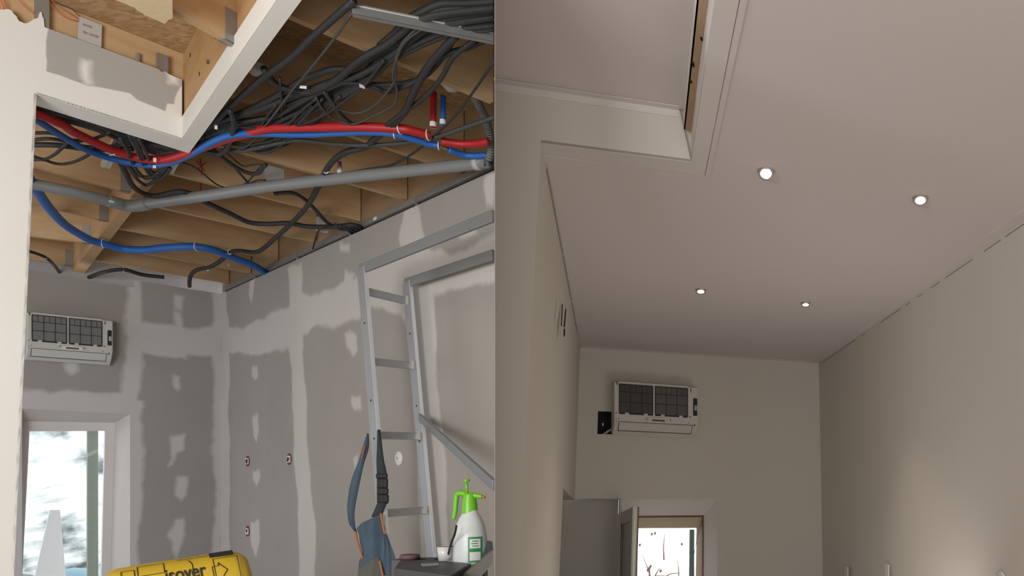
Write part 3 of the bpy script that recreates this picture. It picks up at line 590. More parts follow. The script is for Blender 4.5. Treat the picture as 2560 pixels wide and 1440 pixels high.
mb = MB(); mb.tube([dp(1183, 233, 4.62), dp(1197, 262, 4.75), dp(1212, 292, 4.9), dp(1224, 335, 5.05), dp(1228, 370, 5.15), hp(1222, 398, 2.2)], .026, 16, 8); tag(mb.build('flexible_hose', M['flex']), 'grey ribbed flexible hose rising from the drain pipe end', 'hose')
# foam blobs
for (x, y, Y, r, lb) in ((1140, 205, 4.75, .055, 'lump of white expanding foam under the joist above the flexible hose'), (645, 172, 4.3, .035, 'small blob of white foam where a conduit enters the deck')):
    bm = bmesh.new(); bmesh.ops.create_icosphere(bm, subdivisions=4, radius=r)
    for v in bm.verts:
        n = math.sin(v.co.x * 60 / (r / .06)) * math.sin(v.co.y * 55 / (r / .06) + 1) * math.cos(v.co.z * 50 / (r / .06)); v.co *= 1 + .22 * n; v.co.x *= 1.7
    me = bpy.data.meshes.new('foam'); bm.to_mesh(me); bm.free(); me.polygons.foreach_set('use_smooth', [True] * len(me.polygons)); o = link('foam_blob', me, M['foam']); o.location = dp(x, y, Y); tag(o, lb, 'foam')
# junction boxes
def jbox(x0, y0, x1, y1, h, lab):
    c = hp((x0 + x1) / 2, y1, h); w = (x1 - x0) / F * c.y; hh = (y1 - y0) / F * c.y; mb = MB(); d = Vector((*BD, 0)); n = Vector((BD.y, -BD.x, 0))
    mb.box(c + Vector((0, 0, hh / 2)), d * w * .62, n * .02, (0, 0, hh / 2)); b = mb.build('box_body', M['boxwhite'], bevel=.004)
    l = MB(); l.box(c + Vector((0, 0, hh / 2)) + n * .023, d * w * .58, n * .003, (0, 0, hh / 2 * .93)); group_thing('junction_box', [b, l.build('lid', M['boxwhite'], bevel=.002)], lab, 'junction box')
jbox(668, 418, 702, 462, 2.255, 'white junction box on a joist, just above the drain pipe'); jbox(795, 545, 814, 580, 2.24, 'small white junction box by the cables entering the right wall')
# plug hanging
a = hp(849, 432, 2.23); mb = MB(); mb.lathe([(.0, 0), (.016, 0), (.016, .045), (0, .045)], a); p1 = mb.build('white_end', M['clip']); mb = MB(); mb.lathe([(0, .045), (.014, .045), (.012, .08), (0, .08)], a); p2 = mb.build('purple_end', mat('purple_plastic', (0.20, 0.02, 0.16), .5)); group_thing('pipe_plug', [p1, p2], 'purple and white plug hanging beside the drain pipe', 'plug')
# cable clips and tags
def ring(x, y, h, r, d, lab):
    c = hp(x, y, h); mb = MB(); dv = Vector(d).normalized(); n = dv.orthogonal().normalized(); b = dv.cross(n); mb.tube([c + (n * math.cos(t) + b * math.sin(t)) * r for t in [i * 2 * math.pi / 12 for i in range(13)]], .0045, 6, 1); tag(mb.build('pipe_clip', M['clip']), lab, 'clip', 'white pipe clips')
for x, y, h, r, d, lab in ((259, 609, 2.225, .039, (1, .3, 0), 'white clip on the blue pipe under the main beam'), (492, 617, 2.225, .039, (1, .1, 0), 'white clip in the middle of the lower blue pipe'), (1000, 322, 2.222, .032, (1, 0, 0), 'white clip round the red pipe below the loops'), (1071, 338, 2.222, .032, (1, 0, 0), 'white clip at the end of the long red pipe'),
                      (986, 335, 2.214, .026, (1, .3, 0), 'white clip on the blue pipe below the loops'), (1097, 364, 2.214, .026, (1, .3, 0), 'white clip beside the brass coupling'), (816, 425, 2.232, .024, (.3, 1, 0), 'white clip on the long winding conduit above the drain pipe'), (574, 630, 2.232, .024, (.3, 1, 0), 'white clip on the winding conduit near the blue pipe'),
                      (519, 671, 2.232, .024, (.6, 1, 0), 'white clip on the winding conduit close to the back wall'), (312, 675, 2.235, .024, (1, 0, 0), 'white clip on the swagged conduit at the back wall'), (572, 662, 2.26, .014, (1, 0, 0), 'empty white clip on the joist over the back wall corner'), (114, 643, 2.24, .014, (1, 0, 0), 'white clip above the air conditioner left end')): ring(x, y, h, r, d, lab)
def tagm(x, y, h, w, l, ang, lab, par='cable_tag'):
    c = hp(x, y, h); d = Vector((math.cos(ang), math.sin(ang), 0)); n = Vector((-d.y, d.x, 0)); mb = MB(); mb.box(c, d * l / 2, n * .001, (0, 0, w / 2)); tag(mb.build('cable_tag', M['clip']), lab, 'tag', 'white cable tags')
tagm(758, 218, 2.22, .016, .035, .2, 'white tag on the upper left of the black bundle'); tagm(905, 216, 2.21, .018, .028, .9, 'white tag in the middle of the black bundle'); tagm(540, 318, 2.205, .026, .015, .5, 'white tag at the soffit corner right side')
tagm(387, 400, 2.19, .03, .016, .5, 'upper white tag over the red pipe'); tagm(386, 417, 2.185, .02, .018, .5, 'white tag hanging at the blue pipe loops'); tagm(281, 387, 2.19, .008, .05, -.3, 'small white printed tag between red and blue pipes')
# red hand-drawn mark on a joist
jq = lambda x: Plane(LR.at(x, 600).xy, LR.at(x, 600).xy + BD)
def mark(x, strokes, lab): o = scribble(jq(x), strokes, .004, .003, M['redink'], 'red_mark'); tag(o, lab, 'mark')
mark(891, [[(500, 396), (505, 418), (503, 438)], [(494, 424), (516, 406)], [(492, 402), (512, 428)]], 'red hand-drawn cross mark on a broad joist above the drain pipe')
mark(781, [[(503, 450), (502, 470), (502, 500)]], 'faint red vertical line on the joist just above the drain pipe')
# ---- air conditioners
M['ac'] = varied('air_conditioner_plastic', (0.60, 0.59, 0.55), (0.56, 0.55, 0.51), 3, .45, 0)
M['ac2'] = varied('air_conditioner_plastic_pale', (0.66, 0.62, 0.58), (0.62, 0.585, 0.545), 3, .45, 0)
M['filter'] = varied('filter_mesh', (0.20, 0.195, 0.19), (0.16, 0.155, 0.15), 30, .7, .2, 200)
M['filter_dark'] = varied('dark_filter_mesh', (0.085, 0.08, 0.08), (0.06, 0.056, 0.056), 12, .7, .2, 200)
M['gloss'] = mat('glossy_plastic', (0.75, 0.74, 0.70), .15)
def ac(plane, tl, tr, bl, D, bodym, f1, f2, lab):
    """tl, tr, bl: pixel corners of the FRONT of the unit; D depth from the wall"""
    fp = plane.off(D); u0, z1 = fp.sz(*tl); u1, z1b = fp.sz(*tr); _, z0 = fp.sz(*bl)
    W_, H_ = u1 - u0, z1 - z0; sl = (z1b - z1) / W_
    def P(u, v, off=0.0):              # u right, v down in 0..1
        d = 0 if v < .74 else -(v - .74) / .26 * D * .45
        return plane.p(u0 + u * W_, z1 - v * H_ + u * W_ * sl, D + d + off)
    def quad(mb, ua, va, ub, vb, off=.002, th=.004):
        pts = [P(ua, va, off), P(ub, va, off), P(ub, vb, off), P(ua, vb, off)]; mb.prism(pts, Vector((*(-plane.n * th), 0)))
    nv = [0, .03, .74, .86, 1.0]
    def prof(u, t=0):
        a = [P(u, 0, -.03), P(u, .03, 0), P(u, .74, 0), P(u, .9, 0), P(u, 1.0, -.03)]
        b = plane.p(u0 + u * W_, z1 - H_ + u * W_ * sl + .01, .002); c = plane.p(u0 + u * W_, z1 + u * W_ * sl, .002); return a + [b, c]
    mb = MB(); A = prof(0); B = prof(1); n = len(A)
    A2 = prof(.012); B2 = prof(.988); cA = sum(A, Vector()) / n; cB = sum(B, Vector()) / n
    A = [cA + (p - cA) * .95 for p in A]; B = [cB + (p - cB) * .95 for p in B]
    vs = A + A2 + B2 + B; fs = [tuple(range(n)), tuple(range(4 * n - 1, 3 * n - 1, -1))]
    for r in range(3): fs += [(r * n + i, r * n + (i + 1) % n, (r + 1) * n + (i + 1) % n, (r + 1) * n + i) for i in range(n)]
    mb.add(vs, fs); parts = [mb.build('casing', bodym)]
    for (ua, ub, fm) in ((.055, .445, f1), (.475, .865, f2)):
        mb = MB(); 
        pts = [P(ua, .06, .003), P(ub, .06, .003), P(ub, .58, .003), P(ub - .015, .62, .003), P(ua + .015, .62, .003), P(ua, .58, .003)]
        mb.prism(pts, Vector((*(-plane.n * .004), 0))); fo = mb.build('filter', fm)
        g = MB()
        for k in (1, 2): x = ua + (ub - ua) * k / 3; quad(g, x - .003, .06, x + .003, .6, .007, .004)
        for v in (.2, .39): quad(g, ua, v, ub, v + .011, .007, .004)
        for k in range(1, 6, 2): x = ua + (ub - ua) * k / 6; quad(g, x - .0015, .06, x + .0015, .2, .007, .004)
        quad(g, ua, .595, ub, .625, .007, .004); quad(g, ua, .055, ub, .07, .007, .004); quad(g, ua - .004, .06, ua + .006, .6, .007, .004); quad(g, ub - .006, .06, ub + .004, .6, .007, .004)
        gg = g.build('filter_grid', M['black']); gg.parent = fo; parts.append(fo)
        for x in (ua + .09, ub - .08): t = MB(); quad(t, x - .025, .595, x + .02, .64, .010, .006); tt = t.build('filter_tab', bodym); tt.parent = fo
    mb = MB(); quad(mb, .05, .015, .87, .045, .012, .012); parts.append(mb.build('top_edge', bodym))
    mb = MB()
    for (a, b, c, d) in ((.05, .765, .94, .772), (.05, .925, .925, .935), (.05, .765, .056, .93), (.925, .765, .931, .93)): quad(mb, a, b, c, d, .002, .004)
    parts.append(mb.build('louver_gap', M['black']))
    mb = MB(); quad(mb, .057, .776, .924, .922, .004, .004); parts.append(mb.build('louver', bodym))
    mb = MB(); pts = [P(.385 + .25 * (.5 - .5 * math.cos(t)), .745 - .085 * math.sin(t) ** .5 if t < math.pi and t > 0 else .745, .012) for t in [i * math.pi / 12 for i in range(13)]]
    mb.prism(pts, Vector((*(-plane.n * .012), 0))); dsp = mb.build('display_cover', M['gloss'] if bodym == M['ac'] else bodym)
    mb = MB(); quad(mb, .435, .695, .585, .73, .0145, .003); w = mb.build('display', mat('display_grey', (0.10, .095, .09), .3)); w.parent = dsp; parts.append(dsp)
    mb = MB(); quad(mb, .935, .24, .985, .58, .003, .004); cb = mb.build('control_slot', M['black']); mb = MB(); quad(mb, .95, .38, .98, .48, .008, .006); bt_ = mb.build('button', M['boxwhite']); bt_.parent = cb; parts.append(cb)
    mb = MB()
    for (u, v, a, b) in ((.03, .02, .010, .06), (.025, .72, .010, .05), (.905, .05, .010, .07), (.955, .74, .010, .05), (.02, .60, .012, .018), (.895, .60, .02, .018), (.375, .66, .006, .04), (.36, .69, .005, .02), (.655, .66, .006, .04), (.67, .70, .005, .02), (.05, .70, .008, .02), (.88, .72, .008, .02)): quad(mb, u - a / 2, v, u + a / 2, v + b, .002, .004)
    parts.append(mb.build('slot', M['black'])); parts[-1]['kind'] = 'stuff'
    roots = [p for p in parts]
    g = group_thing('air_conditioner', roots, lab, 'air conditioner')
    return g
ac(LB, (67, 778), (282, 800), (62, 896), .20, M['ac'], M['filter'], M['filter'], 'cover-less air conditioner on the grey unfinished plasterboard wall')

# ---- left window
fpz = LB.off(-.22)
def frame_on(plane, outer, inner, th, name, m, par=None):
    mb = MB(); o4 = [plane.at(*p) for p in outer]; i4 = [plane.at(*p) for p in inner]; e = Vector((*(-plane.n * th), 0))
    for k in range(4): mb.prism([o4[k], o4[(k + 1) % 4], i4[(k + 1) % 4], i4[k]], e)
    return mb.build(name, m, par)
out4 = [(57, 1053), (287, 1057), (273, 1530), (33, 1530)]; in4 = [(74, 1078), (263, 1077), (252, 1510), (52, 1510)]
wf = frame_on(fpz, out4, in4, .05, 'window_1', M['white_trim']); struct(wf)
def glass_mat():
    m = bpy.data.materials.new('pane_glass'); m.use_nodes = True; t = m.node_tree; t.nodes.clear(); o = t.nodes.new('ShaderNodeOutputMaterial'); tr = t.nodes.new('ShaderNodeBsdfTransparent'); gl = t.nodes.new('ShaderNodeBsdfGlossy'); gl.inputs['Roughness'].default_value = .02; mx = t.nodes.new('ShaderNodeMixShader'); mx.inputs[0].default_value = .06
    t.links.new(tr.outputs[0], mx.inputs[1]); t.links.new(gl.outputs[0], mx.inputs[2]); t.links.new(mx.outputs[0], o.inputs[0]); return m
M['glass'] = glass_mat()
mb = MB(); mb.prism([fpz.off(-.02).at(*p) for p in in4], Vector((*(-LB.n * .006), 0))); p_ = mb.build('pane', M['glass']); p_.parent = wf
mb = MB(); wt = [LB.p(wu0, wz), LB.p(wu1, wz)]; wb = [fpz.at(57, 1053), fpz.at(287, 1057)]; low_ = 0.15
bl_, br_ = fpz.at(33, 1530), fpz.at(273, 1530)
ex_ = Vector((0, 0, .02))
mb.add([wt[0], wt[1], wb[1], wb[0]], [(0, 1, 2, 3)]); mb.add([wt[1], Vector((wt[1].x, wt[1].y, low_)), br_, wb[1]], [(0, 1, 2, 3)]); mb.add([wt[0], Vector((wt[0].x, wt[0].y, low_)), bl_, wb[0]], [(0, 1, 2, 3)]); mb.add([Vector((wt[0].x, wt[0].y, low_)), Vector((wt[1].x, wt[1].y, low_)), br_, bl_], [(0, 1, 2, 3)])
struct(mb.build('trim_5', varied('reveal_plaster', (0.60, 0.57, 0.53), (0.56, 0.53, 0.49))))
# outside the left window
gp = LB.off(-.9)
mb = MB(); mb.box(gp.at(231, 1290), Vector((*LB.d, 0)) * .045, Vector((*LB.n, 0)) * .03, (0, 0, 1.9)); tag(mb.build('shutter_edge', mat('pale_green_paint', (0.22, 0.27, 0.22), .6)), 'pale green shutter edge outside the window of the unfinished room', 'shutter')
mb = MB(); mb.prism([LB.off(-2.2).at(*p) for p in ((125, 1275), (150, 1275), (175, 1560), (60, 1560))], Vector((*(-LB.n * .04), 0))); tag(mb.build('white_board', mat('white_sheet', (.75, .77, .8), .6)), 'white board leaning outside the left window', 'board')
mb = MB(); mb.lathe([(0, 1.06), (.15, 1.03), (.26, .93), (.33, .75), (.34, 0), (0, 0)], LB.off(-2.6).at(185, 1440) * 1 - Vector((0, 0, .95)), seg=24); tag(mb.build('blue_barrel', mat('pale_blue_plastic', (.22, .38, .46), .6)), 'pale blue barrel outside, low in the left window', 'barrel')
m = mat('garden_rubble', (.4, .42, .38), .9); n_ = noise(m, 2.2, 8); base(m, ramp(m, n_, [(.30, (.16, .18, .18)), (.40, (.45, .50, .50)), (.48, (.72, .77, .78)), (.6, (.88, .9, .92))]))
gq = LB.off(-4.5); bm = bmesh.new(); bmesh.ops.create_grid(bm, x_segments=60, y_segments=40, size=1)
me = bpy.data.meshes.new('bank'); 
for v in bm.verts:
    u, w = v.co.x, v.co.y; h = (w + 1) / 2
    q = gq.p(-1.5 + u * 5, 0 + h * 3.0 + .22 * math.sin(u * 9) * h + .12 * math.sin(u * 23 + 1) * h + .1 * random.random() * h, -h * 2.2 + .12 * random.random()); v.co = q
bm.to_mesh(me); bm.free(); o = link('garden_bank', me, m); tag(o, 'sunlit pale stony bank outside the left window', 'bank', kind='stuff')

# ---- sockets, cap
M['sock_red'] = mat('red_box_ring', (0.22, 0.02, 0.02), .6)
for x, y, lb in ((620, 1153, 'red-rimmed electrical box with wires, upper left on the right wall'), (724, 1148, 'red-rimmed electrical box with wires beside the compound stripe'), (620, 1328, 'red-rimmed electrical box with wires, lowest, above the yellow roll')):
    u, z = LR.sz(x, y); n = LR.n; ax = Vector((*n, 0))
    mb = MB(); mb.lathe([(0, .0), (.058, .0), (.058, .006), (.05, .006), (0, .006)], LR.p(u, z, .001), ax, 24)
    r1 = mb.build('box_ring', M['sock_red']); mb = MB(); mb.box(LR.p(u, z, .009), Vector((*LR.d, 0)) * .044, ax * .003, (0, 0, .034)); r3 = mb.build('cover', M['clip'])
    mb = MB()
    for k in range(4): mb.tube([LR.p(u + random.uniform(-.03, .03), z + random.uniform(-.025, .025), .014) for _ in range(4)], .003, 6, 3)
    r4 = mb.build('wire_ends', M['black']); group_thing('socket_box', [r1, r3, r4], lb, 'socket', 'electrical boxes on the unfinished wall')
u, z = LR.sz(998, 1146); mb = MB(); mb.lathe([(0, .012), (.05, .012), (.062, .004), (.062, 0)], LR.p(u, z, .001), (*LR.n, 0), 32); c1 = mb.build('disc', mat('white_cap', (.72, .71, .68), .4)); mb = MB(); mb.tube([LR.p(u - .008, z + .012, .014), LR.p(u - .008, z - .004, .014), LR.p(u + .014, z - .004, .014)], .003, 6, 1)
group_thing('cable_outlet', [c1, mb.build('mark', M['pvc'])], 'round white cap on the wall seen between the ladder stiles', 'cap')
# screw dots in the back wall edge
# ---- ladder
rd = Vector((.79, -.61, 0)).normalized(); cr = None
T1, T2 = dp(905, 672, 5.6), dp(1018, 706, 5.996); T2.z = T1.z
cr = (T2 - T1); cr.z = 0; cr.normalize()
zt_ = T1.z; slope = .182
def stile(T, name='stile'):
    bot = T + rd * slope * zt_; bot.z = 0.0; mb = MB(); ax = (bot - T).normalized()
    w, d, t = .030, .105, .004
    f = rd - ax * rd.dot(ax); f.normalize(); s_ = cr
    L = (bot - T).length; c = (T + bot) / 2
    mb.box(c, ax * L / 2, s_ * w / 2, f * t / 2 ) if False else None
    mb.box(c + s_ * w / 2, ax * L / 2, s_ * t / 2, f * d / 2); mb.box(c - f * d / 2, ax * L / 2, s_ * w / 2, f * t / 2); mb.box(c - s_ * w / 2, ax * L / 2, s_ * t / 2, f * d / 2)
    o = mb.build(name, M['alu']); eg = MB(); eg.box(c + f * d / 2, ax * L / 2, s_ * w / 2, f * t); eo = eg.build('edge', mat('polished_aluminium', (.90, .93, .98), .28, .4)); eo.parent = o; hd = MB()  # brighter edge strip puts the lit side of the stile into the colour
    for px_y in (.42, 1.0, 1.28): p = T + ax * px_y; hd.box(p - s_ * (w / 2 + .003) + f * .0, ax * .007, s_ * .002, f * .006)
    h = hd.build('rivet', M['black']); h.parent = o; return o, ax, f
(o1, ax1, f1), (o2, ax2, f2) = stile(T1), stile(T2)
parts = [o1, o2]
def at_y(T, ax, y):                     # point along the stile seen at row y
    lo, hi = 0, 4
    for _ in range(40):
        mid = (lo + hi) / 2; p = T + ax * mid; yy = PY - F * (p.z - EYE) / p.y
        if yy < y: lo = mid
        else: hi = mid
    return T + ax * lo
for k, (ya, yb) in enumerate(((727, 754), (903, 915), (1088, 1091), (1284, 1275), (1480, 1462), (1680, 1650))):
    a, b = at_y(T1, ax1, ya), at_y(T2, ax2, yb); mb = MB(); mb.bar(a, b, .03, .056, up=(0, 0, 1)); parts.append(mb.build('rung', M['alu'], bevel=.004))
    mb = MB(); q = b - cr * .022; mb.box(q, cr * .018, f1 * .017, (0, 0, .031)); e_ = mb.build('rung_end_cap', mat('cream_cap', (.68, .64, .54), .5)); e_.parent = parts[-1]
for T, (xe, ya) in ((T1, (1233, 540)), (T2, (1233, 637))):
    h = T.z - EYE; E_ = hp(xe, ya, h); mb = MB(); mb.bar(T + (T - E_).normalized() * .03, E_, .022, .072); parts.append(mb.build('top_rail', mat('dull_aluminium', (.30, .31, .31), .5, .6), bevel=.003))
pa = at_y(T2, ax2, 1042); Eb = div_pt(4.15); Eb.z = EYE - (1213 - 1200) / F * 4.15 ; Eb = Eb + Vector((-.004, .0, 0)); mb = MB(); mb.bar(pa, Eb, .02, .06); parts.append(mb.build('brace', mat('brace_aluminium', (.33, .35, .37), .45, .6), bevel=.003))
group_thing('ladder', parts, 'aluminium folding ladder with rails and brace, standing by the right wall', 'ladder')

# ---- tool bag hanging on the ladder
M['cloth'] = varied('slate_blue_cloth', (0.085, 0.135, 0.185), (0.055, 0.088, 0.12), 10, .9, .5, 120)
M['cloth2'] = varied('dark_grey_webbing', (0.040, 0.055, 0.062), (0.03, 0.04, 0.046), 16, .9, .5, 120)
M['orange'] = mat('orange_piping', (0.50, 0.15, 0.06), .7)
Yb = 5.32
def rib(L, R, Y, th, name, m, curve=0):
    def yy(i, n): return Y + curve * math.sin(math.pi * i / (n - 1))
    n = len(L); l = smooth_path([dp(*p, yy(i, n)) for i, p in enumerate(L)], 4); r = smooth_path([dp(*p, yy(i, n) + .02) for i, p in enumerate(R)], 4); mb = MB(); mb.ribbon(l, r, th); return mb.build(name, m)
s1 = rib([(919, 1083), (909, 1110), (897, 1150), (878, 1200), (869, 1250), (868, 1275), (873, 1310), (890, 1330)], [(922, 1085), (922, 1120), (910, 1160), (899, 1210), (890, 1255), (886, 1285), (888, 1315), (893, 1332)], Yb, .004, 'strap', M['cloth'], -.08)
s1b = rib([(912, 1112), (908, 1130), (904, 1148)], [(915, 1112), (912, 1131), (907, 1149)], Yb - .06, .003, 'piping', M['orange'])
s2 = rib([(944, 1074), (943, 1110), (941, 1150), (942, 1190), (942, 1250), (943, 1258)], [(951, 1074), (955, 1110), (960, 1150), (967, 1185), (970, 1250), (971, 1258)], Yb, .005, 'strap', M['cloth2'])
mb = MB()
for (y0, y1, xa, xb) in ((1184, 1196, 941, 968), (1196, 1220, 944, 969), (1220, 1236, 944, 970), (1236, 1257, 944, 971)):
    a, b = dp(xa, y0, Yb - .01), dp(xb, y1, Yb - .01); c = (a + b) / 2; mb.box(c, (abs(b.x - a.x) / 2, 0, 0), (0, .012, 0), (0, 0, abs(a.z - b.z) / 2 * .92))
bk2 = mb.build('buckle', M['black'], bevel=.006)
s3 = rib([(944, 1255), (938, 1270), (928, 1292)], [(968, 1258), (960, 1275), (952, 1298)], Yb, .005, 'strap', M['cloth2'])
# pouch: grid between a left and a right outline with folds
Lp = [(893, 1322), (898, 1335), (902, 1360), (907, 1385), (899, 1405), (897, 1440), (896, 1500)]; Rp = [(956, 1285), (962, 1330), (975, 1365), (985, 1395), (993, 1420), (1003, 1445), (1018, 1500)]
Mp = [(915, 1296), (925, 1325), (935, 1355), (945, 1385), (950, 1410), (950, 1440), (950, 1500)]
def sheet(L, R, Y, bulge, folds, name, m, th=.006):
    l, r = smooth_path([dp(*p, Y) for p in L], 5), smooth_path([dp(*p, Y) for p in R], 5); nu = 24; vs = []; fs = []; n = len(l)
    for i in range(n):
        for j in range(nu):
            t = j / (nu - 1); p = l[i].lerp(r[i], t); p = p + Vector((0, -bulge * math.sin(math.pi * t) - folds * math.sin(t * 17 + i * .35) * math.sin(math.pi * t), 0)); vs.append(p)
    for i in range(n - 1):
        for j in range(nu - 1): fs.append((i * nu + j, i * nu + j + 1, (i + 1) * nu + j + 1, (i + 1) * nu + j))
    mb = MB(); mb.add(vs, fs, True); o = mb.build(name, m); s_ = o.modifiers.new('s', 'SOLIDIFY'); s_.thickness = th; s_.offset = 0; return o
pch = sheet(Lp, Rp, Yb, .07, .008, 'pouch', M['cloth'])
pch2 = sheet([(960, 1335), (955, 1360), (950, 1400), (945, 1440), (945, 1500)], [(966, 1335), (980, 1370), (990, 1400), (1004, 1445), (1022, 1500)], Yb - .09, .02, .010, 'side_flap', M['cloth'])
pk = sheet([(905, 1420), (897, 1425), (896, 1450), (896, 1500)], [(948, 1390), (950, 1420), (953, 1450), (955, 1500)], Yb - .09, .03, .004, 'front_pocket', varied('khaki_grey_cloth', (.13, .135, .115), (.11, .112, .095), 12, .9, .4, 120))
def pipe(pts, Y, r, m, name='piping'):
    mb = MB(); mb.tube([dp(*p, Y) for p in pts], r, 6, 4); return mb.build(name, m)
pp = [pipe([(889, 1329), (892, 1350), (900, 1375), (906, 1395), (911, 1413)], Yb - .02, .007, M['orange']), pipe([(952, 1283), (956, 1305), (960, 1325), (963, 1343)], Yb - .05, .007, M['orange']), pipe([(949, 1402), (954, 1425), (962, 1460)], Yb - .13, .007, M['orange'])]
bagparts = [s1, s2, bk2, s3, pch, pch2, pk, s1b] + pp
group_thing('tool_bag', bagparts, 'slate blue tool bag with orange piping hanging from the ladder', 'tool bag')

# ---- workbench, toolbox, bottle, cup and other things at the bottom
Yw = 3.9
zt2 = dp(0, 1412, Yw).z
bench_z = zt2 - .16
bt = [dp(930, 1440, 3.95), div_pt(3.3) + Vector((-.03, 0, 0)), div_pt(4.5) + Vector((-.03, 0, 0)), dp(960, 1440, 4.75)]
bt = [Vector((p.x, p.y, bench_z)) for p in bt]
mb = MB(); mb.prism([p - Vector((0, 0, .03)) for p in bt], (0, 0, .03)); tp = mb.build('table_top', M['rim']); cc = sum(bt, Vector()) / 4; parts = [tp]
for p in bt:
    q = cc + (p - cc) * .88; mb = MB(); mb.box((q.x, q.y, (bench_z - .03) / 2), (.025, 0, 0), (0, .025, 0), (0, 0, (bench_z - .03) / 2)); parts.append(mb.build('leg', M['rim']))
group_thing('workbench', parts, 'plain wooden workbench carrying the toolbox, below the ladder', 'workbench')
# toolbox
a, b, c, d = dp(978, 1412, 3.85), dp(1137, 1440, 3.62), dp(1178, 1412, 3.95), dp(1000, 1392, 4.25)
zl = dp(0, 1405, 3.95).z
A, B, C_, D_ = [Vector((p.x, p.y, zl)) for p in (hp(985, 1420, zl - EYE), hp(1128, 1438, zl - EYE), hp(1178, 1408, zl - EYE), hp(1005, 1392, zl - EYE))]
cc = (A + B + C_ + D_) / 4
mb = MB(); mb.prism([cc + (p - cc) * .97 - Vector((0, 0, .05)) for p in (A, B, C_, D_)], (0, 0, bench_z - zl + .05)); t1 = mb.build('case', M['black'])
mb = MB(); mb.prism([p - Vector((0, 0, .05)) for p in (A, B, C_, D_)], (0, 0, .05)); t2 = mb.build('lid', mat('dark_grey_lid', (.045, .048, .052), .5), bevel=.008)
mb = MB(); h1, h2 = cc + (A - cc) * .2, cc + (C_ - cc) * .2; mb.bar(h1 + Vector((0, 0, .004)), h2 + Vector((0, 0, .004)), .05, .012); t3 = mb.build('handle', M['pvc'])
group_thing('toolbox', [t1, t2, t3], 'black toolbox on the workbench, under the spray bottle', 'toolbox')
# bottle standing behind the toolbox on the bench
Yt = 4.02
bc = dp(1176, 1440, Yt); zb0 = bench_z; 
def rz(y): return dp(0, y, Yt).z - zb0
sc = Yt / F
mb = MB(); mb.lathe([(0, 0), (36 * sc, 0), (40 * sc, .01), (40 * sc, rz(1370)), (38 * sc, rz(1340)), (33 * sc, rz(1312)), (26 * sc, rz(1295)), (19 * sc, rz(1283)), (17 * sc, rz(1275)), (0, rz(1275))], (bc.x, bc.y, zb0), seg=40)
bp = [mb.build('bottle_body', mat('translucent_white_plastic', (.62, .66, .66), .35))]
GR = mat('lime_green_plastic', (.16, .50, .02), .35)
mb = MB(); mb.lathe([(19 * sc, rz(1284)), (18 * sc, rz(1262)), (14 * sc, rz(1238)), (13.5 * sc, rz(1234)), (0, rz(1232))], (bc.x - 2 * sc, bc.y, zb0)); bp.append(mb.build('pump_head', GR))
mb = MB(); mb.tube([dp(1168, 1238, Yt), dp(1155, 1233, Yt), dp(1143, 1236, Yt), dp(1140, 1250, Yt), dp(1138, 1275, Yt), dp(1134, 1298, Yt)], lambda t: (8 - 3 * t) * sc, 12, 5); bp.append(mb.build('trigger', GR))
mb = MB(); mb.tube([dp(1150, 1234, Yt), dp(1154, 1226, Yt)], 4 * sc, 8, 1); mb.tube([dp(1178, 1238, Yt), dp(1195, 1240, Yt), dp(1206, 1242, Yt)], lambda t: (8 - 3 * t) * sc, 12, 4); bp.append(mb.build('nozzle', GR))
mb = MB(); mb.tube([dp(1205, 1242, Yt), dp(1213, 1243, Yt)], 3.5 * sc, 10, 1); bp.append(mb.build('nozzle_tip', mat('orange_tip', (.45, .18, .08), .5)))
mb = MB(); mb.tube([dp(1168, 1232, Yt), dp(1166, 1205, Yt)], 3.5 * sc, 10, 1); mb.lathe([(0, 0), (8 * sc, 0), (8 * sc, .012), (0, .014)], dp(1166, 1204, Yt), seg=16); bp.append(mb.build('plunger', GR))
# label on the bottle: green frame with white field, wrapped round the body
mb = MB()
def wrap(a0, a1, y0, y1, off, mbx):
    vs = []; n = 8
    for k in range(n + 1):
        t = a0 + (a1 - a0) * k / n
        for y in (y0, y1):
            r = (40 if y > 1350 else 39.3) * sc + off; vs.append(Vector((bc.x + r * math.sin(t), bc.y - r * math.cos(t), zb0 + rz(y))))
    mbx.add(vs, [(2 * k, 2 * k + 2, 2 * k + 3, 2 * k + 1) for k in range(n)])
wrap(.28, 1.15, 1340, 1402, .002, mb); lbm = mb.build('label', mat('green_label', (.02, .27, .07), .5)); bp.append(lbm)
mb = MB(); wrap(.36, 1.0, 1345, 1368, .0035, mb); wrap(.36, 1.0, 1377, 1398, .0035, mb); l2_ = mb.build('label_field', M['clip']); l2_.parent = lbm
mb = MB()
for y0, y1, a0, a1 in ((1349, 1351, .5, .85), (1355, 1357, .45, .8), (1361, 1363, .5, .85)): wrap(a0, a1, y0, y1, .005, mb)
l3_ = mb.build('label_print', lbm.data.materials[0]); l3_.parent = lbm
group_thing('spray_bottle', bp, 'white pump spray bottle with lime green head behind the toolbox', 'spray bottle')
